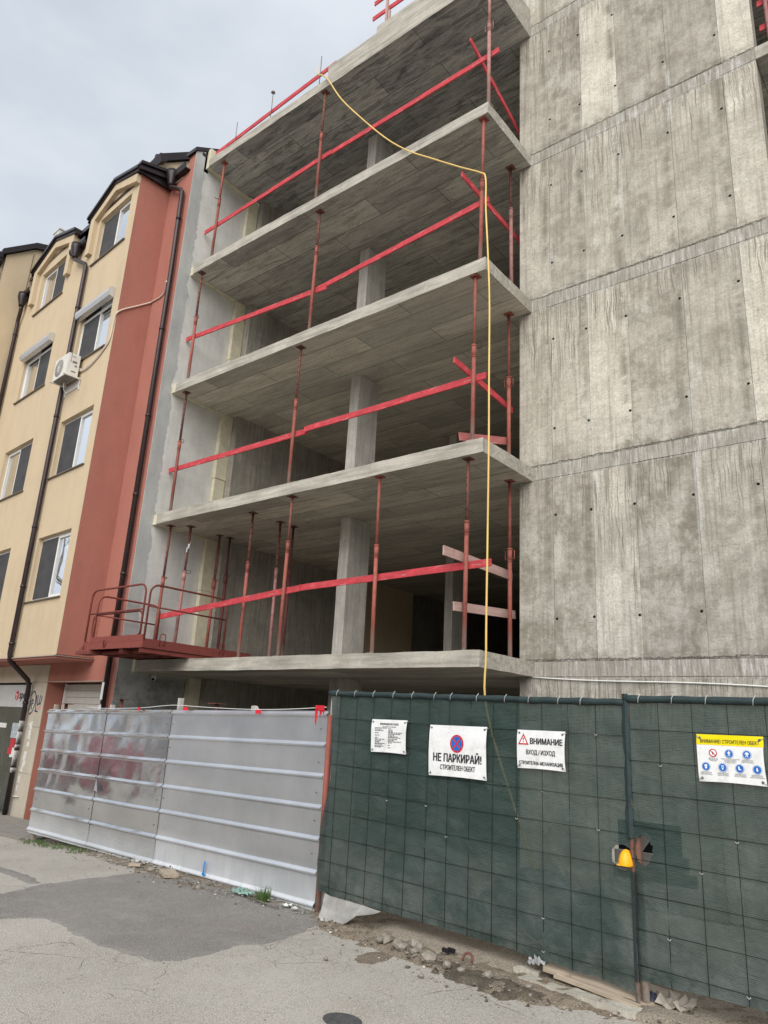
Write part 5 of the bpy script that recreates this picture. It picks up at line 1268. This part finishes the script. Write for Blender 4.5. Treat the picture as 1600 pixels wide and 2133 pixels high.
# 1 information board
t, T, disc, shape, w, h, dp = notice(-2.76, -2.28, 1.455, 1.775, 'small white information sheet with a table of fine print, leftmost of the notices', seed=2)
T('ИНФОРМАЦИОННА ТАБЕЛА', .01, h-.052, .026, bold=.0006, maxw=.25)
rd = random.Random(4)
mb = MB()
def line(x, z, L):
    while L > .01:
        q = min(L, rd.uniform(.015, .04)); mb.poly([(x, -dp((x, 0, z))-.003, z), (x+q, -dp((x, 0, z))-.003, z), (x+q, -dp((x, 0, z))-.003, z+.0055), (x, -dp((x, 0, z))-.003, z+.0055)]); x += q+.006; L -= q+.006
line(-.08, h-.072, .18)
for z, L in ((.075, .17), (.062, .09), (.049, .13), (.027, .05), (.004, .06), (-.019, .04), (-.034, .14), (-.047, .10), (-.060, .07), (-.073, .14), (-.083, .10), (-.099, .14), (-.109, .09)): line(-.185, z, L)
for z, L in ((.070, .04), (.057, .06), (.043, .07), (.033, .18), (.021, .16), (.010, .08), (-.004, .14), (-.014, .16), (-.028, .12), (-.041, .08), (-.053, .17), (-.066, .06), (-.090, .04), (-.112, .04)): line(.0, z, L)
mb.build('fine_print', MT['ink'], t)
# 2 no stopping
t, T, disc, shape, w, h, dp = notice(-1.985, -1.32, 1.29, 1.745, 'large white banner with a red and blue no stopping symbol', seed=6)
disc(-.0, .068, .080, 'inkred', .003); disc(.0, .068, .064, 'inkblue', .0036)
shape([bar((a*i/4, b*i/4), (a*(i+1)/4, b*(i+1)/4), .2) for i in range(4) for a, b in ((.7, .7), (-.7, .7), (.7, -.7), (-.7, -.7))], 0, .068, .064/.95, 'inkred', .0044)
T('НЕ ПАРКИРАЙ!', .0, -.095, .098, bold=.0035, maxw=.55); T('СТРОИТЕЛЕН ОБЕКТ', .01, -.165, .058, bold=.0016, maxw=.40)
# 3 attention
t, T, disc, shape, w, h, dp = notice(-1.0, -.535, 1.42, 1.735, 'white banner with a red warning triangle', seed=8)
tri = lambda r: [(r*math.cos(R(a)), r*math.sin(R(a))) for a in (90, 210, 330)]
shape([tri(.062)], -.165, .068, 1, 'inkred', .003); shape([tri(.040)], -.165, .068, 1, 'inkwhite', .0036)
shape([[(-.004, .004), (.004, .004), (.006, .026), (-.006, .026)], [(-.005, -.012), (.005, -.012), (.005, -.003), (-.005, -.003)]], -.165, .068, 1, 'ink', .0042)
T('ВНИМАНИЕ', .055, .045, .066, bold=.0026, maxw=.305); T('ВХОД / ИЗХОД', .0, -.040, .052, bold=.0014, maxw=.275); T('СТРОИТЕЛНА МЕХАНИЗАЦИЯ', .0, -.122, .038, bold=.0012, maxw=.42)
# 4 safety board
t, T, disc, shape, w, h, dp = notice(.54, .995, 1.435, 1.76, 'white notice with a yellow header and seven round safety symbols, rightmost of the notices', seed=3)
mb = MB(); zt0, zt1 = h-.072, h; n = 12
for i in range(n):
    for k in range(3):
        x0, x1 = -w+2*w*i/n, -w+2*w*(i+1)/n; z0, z1 = zt0+(zt1-zt0)*k/3, zt0+(zt1-zt0)*(k+1)/3
        mb.poly([(a, -dp((a, 0, b))-.0012, b) for a, b in ((x0, z0), (x1, z0), (x1, z1), (x0, z1))], smooth=True)
mb.build('header', MT['yelb'], t)
T('ВНИМАНИЕ! СТРОИТЕЛЕН ОБЕКТ', .0, h-.058, .034, bold=.0006, maxw=.40)
r = .027
def blue(x, z): disc(x, z, r+.0035, 'inkblue', .0025); disc(x, z, r+.0015, 'inkwhite', .003); disc(x, z, r-.001, 'inkblue', .0035)
body = [[(-.12, .95), (.12, .95), (.15, .7), (-.15, .7)], [(-.25, .62), (.25, .62), (.2, -.05), (-.2, -.05)], bar((-.25, .55), (-.5, .05), .14), bar((.25, .55), (.5, .1), .14), bar((-.1, 0), (-.32, -.8), .18), bar((.1, 0), (.3, -.8), .18)]
suit = [[(-.35, .7), (.35, .7), (.22, -.05), (-.22, -.05)], bar((-.3, .65), (-.62, .05), .2), bar((.3, .65), (.62, .05), .2), bar((-.12, .1), (-.32, -.75), .22), bar((.12, .1), (.32, -.75), .22)]
helmet = [[(-.5, .12), (.5, .12), (.42, .5), (.2, .7), (-.2, .7), (-.42, .5)], [(-.38, 0), (.38, 0), (.3, -.5), (0, -.75), (-.3, -.5)]]
gog = [[(-.42, .45), (.42, .45), (.30, .65), (-.30, .65)], [(-.42, .05), (-.08, .05), (-.08, .3), (-.42, .3)], [(.08, .05), (.42, .05), (.42, .3), (.08, .3)], [(-.28, -.1), (.28, -.1), (.12, -.65), (-.12, -.65)]]
boot = [[(-.45, .6), (-.05, .7), (-.0, 0), (.5, -.25), (.5, -.45), (-.35, -.45)]]
glove = [[(-.35, .1), (.15, .3), (.3, -.4), (-.1, -.6)], bar((-.2, .2), (-.1, .6), .14), bar((0, .25), (.15, .62), .14)]
z1_, z2_ = .037, -.058
disc(-.115, z1_, r+.001, 'inkred', .003); disc(-.115, z1_, r-.006, 'inkwhite', .0036); shape([[(-.2, -.5), (.2, -.5), (.25, .1), (.0, .5), (-.25, .1)]], -.115, z1_, r*.8, 'ink', .0041); shape([bar((-.7, .7), (.7, -.7), .22)], -.115, z1_, r, 'inkred', .0047)
for x, z, P in ((-.005, z1_, body), (.115, z1_, suit), (-.17, z2_, helmet), (-.055, z2_, gog), (.06, z2_, boot), (.175, z2_, glove)):
    blue(x, z); shape(P, x, z, r*.8, 'inkwhite', .0042)
T('ДОСТЪПЪТ НА\nВЪНШНИ ЛИЦА\nЗАБРАНЕН', -.115, -.002, .0085, sp=.95); T('ЗАДЪЛЖИТЕЛНО ДВИЖЕНИЕ\nНА ПЕШЕХОДЦИТЕ\nПО ОБОЗНАЧЕНИТЕ\nЗА ЦЕЛТА МЕСТА', -.0, -.002, .0085, sp=.95); T('ЗАДЪЛЖИТЕЛНО\nИЗПОЛЗВАНЕ НА\nЗАЩИТНО ОБЛЕКЛО', .115, -.002, .0085, sp=.95)
for x, s_ in ((-.17, 'ПРЕДПАЗНА КАСКА'), (-.055, 'ЗАЩИТНИ ОЧИЛА'), (.06, 'ЗАЩИТНИ ОБУВКИ'), (.17, 'ЗАЩИТНИ РЪКАВИЦИ')): T('ЗАДЪЛЖИТЕЛНО\nИЗПОЛЗВАНЕ НА\n'+s_, x, -.098, .0085, sp=.95)

# ================================================================ THINGS ON THE GROUND
MT['sheet'] = m_plain('dirty_translucent_sheet', (.34, .33, .31), .5, var=.25, scale=6, bump=.5)
mb = MB(); tp = [(-3.30, .06), (-3.22, .05), (-3.08, .05), (-2.90, .05), (-2.74, .045), (-2.5, .04)]; bt = [(-3.27, -.13), (-3.20, -.19), (-3.06, -.185), (-2.88, -.12), (-2.74, -.03), (-2.5, .03)]
for i in range(5):
    for k in range(4):
        def Q(i_, k_):
            a, b = tp[i_], bt[i_]; f = k_/4; u = a[0]+(b[0]-a[0])*f; z = a[1]+(b[1]-a[1])*f; return gw(u, -.03-.10*f+.025*nz(u*9, z*9, 3), z)
        mb.poly([Q(i, k+1), Q(i+1, k+1), Q(i+1, k), Q(i, k)], smooth=True)
tag(mb.build('plastic_sheet', MT['sheet']), 'dirty grey plastic sheet hanging out under the left end of the green fence', 'plastic sheet')
mb = MB()
for (u0, w_, h_, sd) in ((-2.9, 1.3, .62, 3), (-1.75, 1.4, .5, 6), (-.9, .7, .42, 9)):
    b = len(mb.v); N = 14
    for i in range(N+1):
        for k in range(7):
            f = i/N; hh = h_*math.sin(math.pi*f)**.6*(1+.25*nz(f*4, sd)); mb.v.append(tuple(gw(u0+w_*f, .16+.10*nz(f*7, k*.6, sd)+.03*k, .09+hh*k/6)))
    for i in range(N):
        for k in range(6): mb.f.append((b+i*7+k, b+(i+1)*7+k, b+(i+1)*7+k+1, b+i*7+k+1)); mb.m.append(0); mb.sm.append(False)
tag(mb.build('tarpaulin', m_plain('pale_tarpaulin', (.55, .56, .54), .5, var=.15, bump=.4)), 'pale crumpled tarpaulin lying behind the green fence, faintly seen through the net', 'tarpaulin')
# broken kerb, plank, sheet scraps
MT['kerb'] = m_concrete('broken_kerb_concrete', (.40, .37, .31), (.55, .52, .45), streaky=.2)
def gpt(x, y, dz=0): return Vector((x, y, gz(x, y)+dz))
tag(MB().grid(lin(0, .95, 14), [-.065, 0, .065], [-.1, 0, .06], amp=.012, freq=7).build('kerb_stone', MT['kerb'], loc=gpt(1.76, -2.13), rotz=R(-5)), 'long pale broken kerb stone in front of the leaning board by the rusty post', 'kerb stone')
tag(MB().grid(lin(0, .20, 4), [-.05, .05], [-.1, .075], amp=.02, freq=9).build('kerb_stone', MT['kerb'], loc=gpt(1.62, -1.99), rotz=R(10)), 'small broken end of the pale kerb stone', 'kerb stone')
bd_ = MB().grid(lin(0, .95, 8), lin(0, .34, 4), [0, .035], amp=.004, freq=3).build('wooden_board', MT['oldwoodx']); bd_.location = gpt(1.86, -1.99, .085); bd_.rotation_euler = (R(5), R(3.5), R(-4)); tag(bd_, 'wide weathered wooden board lying under the green fence beside the rusty post', 'board')
bd_ = MB().grid(lin(0, .70, 8), [0, .05], [0, .02], amp=.003).build('batten', MT['oldwoodx']); bd_.location = gpt(1.98, -2.05, .075); bd_.rotation_euler = (0, R(2), R(-9)); tag(bd_, 'thin wooden batten between kerb stone and board', 'batten')
def crumple(pts, amp, seed, z=.03):
    mb = MB(); n = 8; a, b, c, d = [Vector(p) for p in pts]
    for i in range(n+1):
        for k in range(n+1):
            f, g_ = i/n, k/n; p = a*(1-f)*(1-g_)+b*f*(1-g_)+c*f*g_+d*(1-f)*g_; q = noise.noise_vector(Vector((f*3.2, g_*3.2, seed)))*amp; mb.v.append((p.x+q.x*.5, p.y+q.y*.5, p.z+abs(q.z)*1.3+z))
    for i in range(n):
        for k in range(n): mb.f.append((i*(n+1)+k, (i+1)*(n+1)+k, (i+1)*(n+1)+k+1, i*(n+1)+k+1)); mb.m.append(0); mb.sm.append(False)
    return mb
def scrap(x, y, w, h, rz, mat, label, cat, seed, amp=.06, name='plastic_scrap', z=.03):
    ca, sa = math.cos(rz), math.sin(rz)
    P = [Vector((a*ca-b*sa, a*sa+b*ca, 0)) for a, b in ((-w, -h), (w, -h), (w, h), (-w, h))]
    o = crumple(P, amp, seed, z).build(name, mat); o.location = gpt(x, y); return tag(o, label, cat)
MT['scrapg'] = m_plain('grey_plastic_scrap', (.42, .43, .44), .35, var=.2, bump=.3); MT['scrapt'] = m_plain('pale_green_scrap', (.22, .36, .31), .35, var=.2, bump=.3); MT['clay'] = m_plain('brown_sacking', (.36, .32, .27), .8, var=.2, bump=.4)
scrap(1.80, -2.0, .06, .035, .3, MT['scrapg'], 'grey crumpled plastic scrap on the kerb stone near the board', 'plastic scrap', 3, .09, z=.12)
scrap(2.86, -1.95, .11, .09, .3, MT['clay'], 'brown crumpled sacking right of the rusty post foot', 'sacking', 5, .12, 'sacking', z=.04)
scrap(2.70, -1.93, .05, .04, 1.3, m_plain('navy_rag', (.06, .07, .12), .7), 'small navy rag at the rusty post foot', 'rag', 6, .08, 'rag', z=.05)
scrap(-1.90, -1.80, .15, .06, -.1, MT['scrapt'], 'pale green crumpled sheet at the foot of the metal fence', 'plastic scrap', 8, .07)
scrap(-4.20, -1.62, .10, .06, .4, m_plain('dirty_white_bag', (.50, .50, .48), .5, var=.2), 'crumpled white plastic bag under the metal fence', 'plastic bag', 9, .10, 'plastic_bag')
scrap(-1.18, -1.82, .05, .03, .4, MT['paper'], 'scrap of white paper beside the grass tuft', 'paper', 12, .03, 'paper')
scrap(-1.02, -1.86, .03, .03, .9, MT['paper'], 'tiny white paper scrap at the end of the metal fence', 'paper', 13, .03, 'paper')
bd_ = MB().grid(lin(-.17, .17, 4), [-.09, .09], [0, .035], amp=.004).build('wooden_board', MT['oldwoodx']); bd_.location = gpt(-3.27, -1.80, .028); bd_.rotation_euler = (0, R(2), R(-25)); tag(bd_, 'short brown board lying on the dirt in front of the metal fence', 'board')
bd_ = MB().grid(lin(-.5, .5, 6), [-.06, .06], [0, .04], amp=.004).build('wooden_board', MT['oldwoodx']); bd_.location = gpt(-5.3, -1.25, .03); bd_.rotation_euler = (0, 0, R(-6)); tag(bd_, 'long grey board lying under the metal fence', 'board')
bd_ = MB().grid(lin(-.08, .08, 3), [-.03, .03], [0, .03], amp=.003).build('wooden_board', MT['oldwoodx']); bd_.location = gpt(-4.02, -1.78, .03); bd_.rotation_euler = (0, 0, R(30)); tag(bd_, 'tiny wood offcut beside the white plastic bag', 'board')
tag(MB().tube([gpt(-1.72, -1.90, .035), gpt(-1.45, -1.95, .04), gpt(-1.16, -1.96, .035)], .009, 6).build('rebar', MT['steel']), 'rusty rebar offcut lying on the dirt at the foot of the metal fence', 'rebar')
for i, (x, y) in enumerate(((1.05, -2.06), (1.02, -2.10))):
    tag(MB().grid([-.035, .035], [-.012, .012], [0, .03], amp=.002).build('steel_clip', MT['black'], loc=gpt(x, y, .07), rotz=R(-8)), ('small black metal clip on the sandy apron, nearer the fence', 'small black metal clip on the sandy apron, nearer the road')[i], 'clip', 'black metal clips on the sandy apron')
tag(MB().tube([gpt(1.28, -2.17, .07)+Vector((.045*math.cos(R(a)), .02*math.sin(R(a)), .045*math.sin(R(a))+.01)) for a in range(-20, 201, 20)], .010, 6).build('iron_loop', MT['prop_in']), 'rusty iron loop sticking out of the dirt', 'iron loop')
# stones: the larger ones one by one, gravel as stuff
MT['stone'] = m_concrete('rubble_stone', (.24, .21, .175), (.37, .335, .285), streaky=.1)
rs = random.Random(12)
stones = [(.55, -2.15, .045), (.63, -2.20, .035), (.66, -2.05, .05), (.78, -2.22, .03), (.90, -2.18, .025), (.98, -2.28, .045), (.40, -2.12, .04), (.36, -2.17, .03), (.74, -2.08, .035), (1.18, -2.32, .03), (1.33, -2.35, .022), (-.86, -1.35, .06), (-.80, -1.50, .05), (.30, -2.03, .03), (1.9, -2.3, .02), (-2.5, -1.95, .03), (-2.7, -1.9, .025), (-3.7, -1.75, .04), (3.0, -2.36, .03), (2.45, -2.22, .025), (1.55, -2.3, .03), (1.15, -2.62, .018), (.35, -2.85, .016)]
for i, (x, y, r) in enumerate(stones):
    tag(MB().ico((0, 0, 0), r*1.3, (1.2, 1, .8), .22, seed=i).build('rubble_stone', MT['stone'], loc=gpt(x, y, .05 if y > -2.4 and x > -.5 else .02)), 'loose pale rubble stone lying in the dirt along the fences', 'stone', 'rubble stones along the fences')
def scatter(name, mat, n, area, rmin, rmax, seed, dz, flat_=.7):
    mb = MB(); rd = random.Random(seed); k = 0
    while k < n:
        poly = rd.choice(area); xs = [p[0] for p in poly]; ys = [p[1] for p in poly]
        x = rd.uniform(min(xs)-.15, max(xs)+.15); y = rd.uniform(min(ys)-.25, max(ys)); d = sdist(poly, x, y)
        if d < -.22 or (d < 0 and rd.random() > .25) or (d > .5 and rd.random() > .3): continue
        r = rmin+(rmax-rmin)*rd.random()**3
        zz = gz(x, y)+(dz if d > .1 else .004+max(0, d)*dz*8)
        mb.ico((x, y, zz+r*.2), r, (1.2, 1, flat_), .25, seed=rd.randint(0, 99999)); k += 1
    return tag(mb.build(name, mat), kind='stuff', label=None)
o = scatter('gravel', MT['stone'], 2000, [DIRT1, DIRT2], .004, .018, 1, .035)
o = scatter('gravel', m_plain('dark_gravel_stone', (.13, .115, .10), .9, var=.3), 1300, [DIRT1, DIRT2], .004, .018, 2, .035)
o = scatter('gravel', m_plain('white_gravel_stone', (.60, .57, .52), .8, var=.2), 260, [DIRT1, DIRT2], .004, .014, 6, .035)
# grass
MT['grass'] = m_plain('spring_grass', (.075, .14, .03), .6, var=.35, scale=20)
def tuft(mb, x, y, n, h, sp_, rd):
    for i in range(n):
        a = rd.uniform(0, 6.28); r = sp_*rd.random()**.5; bx, by = x+r*math.cos(a), y+r*math.sin(a); bz = gz(bx, by)+.005
        hh = h*rd.uniform(.4, 1.1); le = rd.uniform(.1, .6)*hh; da = rd.uniform(0, 6.28); w_ = .003
        dx, dy = math.cos(da), math.sin(da)
        p0 = (bx-dy*w_, by+dx*w_, bz); p1 = (bx+dy*w_, by-dx*w_, bz); m0 = (bx+dx*le*.4-dy*w_*.8, by+dy*le*.4+dx*w_*.8, bz+hh*.6); m1 = (bx+dx*le*.4+dy*w_*.8, by+dy*le*.4-dx*w_*.8, bz+hh*.6); tp_ = (bx+dx*le, by+dy*le, bz+hh)
        mb.poly([p0, p1, m1, m0]); mb.poly([m0, m1, tp_])
rd = random.Random(8)
mb = MB(); tuft(mb, -1.53, -1.82, 150, .17, .07, rd); tuft(mb, -1.68, -1.80, 40, .08, .06, rd)
tag(mb.build('grass_tuft', MT['grass']), 'bright green grass tuft at the foot of the metal fence', 'grass')
mb = MB()
for i in range(60):
    x = rd.uniform(-8.05, -5.7); y = -1.27-(x+8.05)*.12+rd.uniform(-.12, .22); tuft(mb, x, y, 16, .045, .07, rd)
for i in range(14): tuft(mb, rd.uniform(-3.6, 0), rd.uniform(-1.9, -1.6), 8, .05, .05, rd)
tag(mb.build('grass', MT['grass']), kind='stuff')
# dark manhole patch at the bottom edge
N = 20; mb = MB(); c0 = (1.33, -3.74)
mb.prism([(c0[0]+.14*math.cos(6.283*i/N)*(1+.1*nz(i, 3)), c0[1]+.11*math.sin(6.283*i/N)*(1+.1*nz(i, 5)), gz(*c0)+.002) for i in range(N)], (0, 0, .008))
tag(mb.build('manhole_cover', m_plain('dark_iron_cover', (.10, .10, .10), .6, .2, var=.3, scale=30, bump=.5)), 'dark rounded iron cover set in the asphalt at the bottom edge', 'manhole cover')
rd = random.Random(31)
mb = MB()
for i in range(170):
    x, y = rd.uniform(-6, 4), rd.uniform(-5.2, -2.2); mb.ico((x, y, gz(x, y)+.003), rd.uniform(.003, .009), (1.3, 1, .5), .3, seed=i)
tag(mb.build('grit', MT['stone']), kind='stuff')

# ================================================================ ACROSS THE STREET (seen only as reflections)
MT['opp'] = m_stucco('pale_opposite_render', (.48, .45, .40), (.3, .28, .25), .4)
t = empty('opposite_house', (-20, -19, -.3), 0, 'pale plastered house across the street', 'building')
mb = MB(); wall = [(i*3.2-22, i*3.2-20.6, z, z+1.4) for i in range(15) for z in (1.2, 4.1)]
wall_open(mb, -24, 26, -.5, 6.2, wall, o=0, depth=.2); mb.box(-24, 26, -8, -.35, -.5, 6.2); o = mb.build('wall', MT['opp'], t); o.rotation_euler.z = 0
pm_ = MB().box(0, 1.4, -.18, -.16, 0, 1.4).mesh('window', [MT['glass']])
for a, b, c, d in wall[:26]:
    w_ = bpy.data.objects.new('window', pm_); COL.objects.link(w_); w_.parent = t; w_.location = (a, 0, c)
MB().prism([(-24.5, .6, 6.21), (-24.5, -8.4, 6.21), (-24.5, -4, 8.4)], (51, 0, 0)).build('roof', m_plain('red_brown_tiles', (.25, .09, .06), .8), t)
MT['bark'] = m_plain('grey_brown_bark', (.16, .13, .10), .9, var=.3)
def bare_tree(x, y, h, seed, label):
    t = empty('bare_tree', (x, y, -.6), 0, label, 'tree', 'bare trees across the street'); rd = random.Random(seed); mb = MB(); tr = MB()
    def br(p, d, L, r, lv, M):
        n = 3; pts = [p]; rr = [r]
        for i in range(n):
            d = (d+Vector((rd.uniform(-.2, .2), rd.uniform(-.2, .2), rd.uniform(-.05, .15)))).normalized(); p = p+d*(L/n); pts.append(p); rr.append(r*(1-.35*(i+1)/n))
        M.tube(pts, rr, 5 if lv else 8, caps=False)
        if lv < 5:
            for k in range(3 if lv < 4 else 2):
                q = pts[rd.choice((2, 3))] if k else pts[3]; e = (d+Vector((rd.uniform(-.9, .9), rd.uniform(-.9, .9), rd.uniform(-.1, .7)))).normalized()
                br(q, e, L*rd.uniform(.58, .8), rr[-1]*.72, lv+1, mb)
    br(Vector((0, 0, 0)), Vector((0, 0, 1)), h*.28, h*.016, 0, tr)
    tr.build('trunk', MT['bark'], t); mb.build('crown', MT['bark'], t)
bare_tree(-23, -8.5, 15, 3, 'tall bare tree across the street, nearer the parked car'); bare_tree(-28, -10.5, 16, 8, 'tall bare tree across the street, farther along')
# red car parked across the street
MT['carred'] = m_plain('red_car_paint', (.26, .07, .08), .25, var=.02); MT['rubber'] = m_plain('black_tyre', (.02, .02, .02), .8)
car = empty('parked_car', (-19.5, -6.4, -.52), R(-4.4), 'red hatchback parked across the street', 'car')
prof = [(-2.1, .35), (-2.12, .75), (-1.95, .98), (-1.3, 1.05), (-.75, 1.45), (.9, 1.5), (1.7, 1.1), (2.05, .95), (2.1, .35)]
MB().prism([(x, -.85, z) for x, z in reversed(prof)], (0, 1.7, 0)).build('body', MT['carred'], car)
for y in (-.856, .851): MB().prism([(-1.2, y, 1.05), (1.45, y, 1.1), (.85, y, 1.42), (-.70, y, 1.38)], (0, .005, 0)).build('side_window', MT['glass'], car)
for x in (-1.35, 1.35):
    for y in (-.88, .70): 
        w_ = MB().tube([(x, y, .33), (x, y+.18, .33)], .33, 20).build('wheel', MT['rubber'], car)
        MB().tube([(x, y-.005, .33), (x, y+.185, .33)], .2, 12).build('rim', MT['alu'], w_)
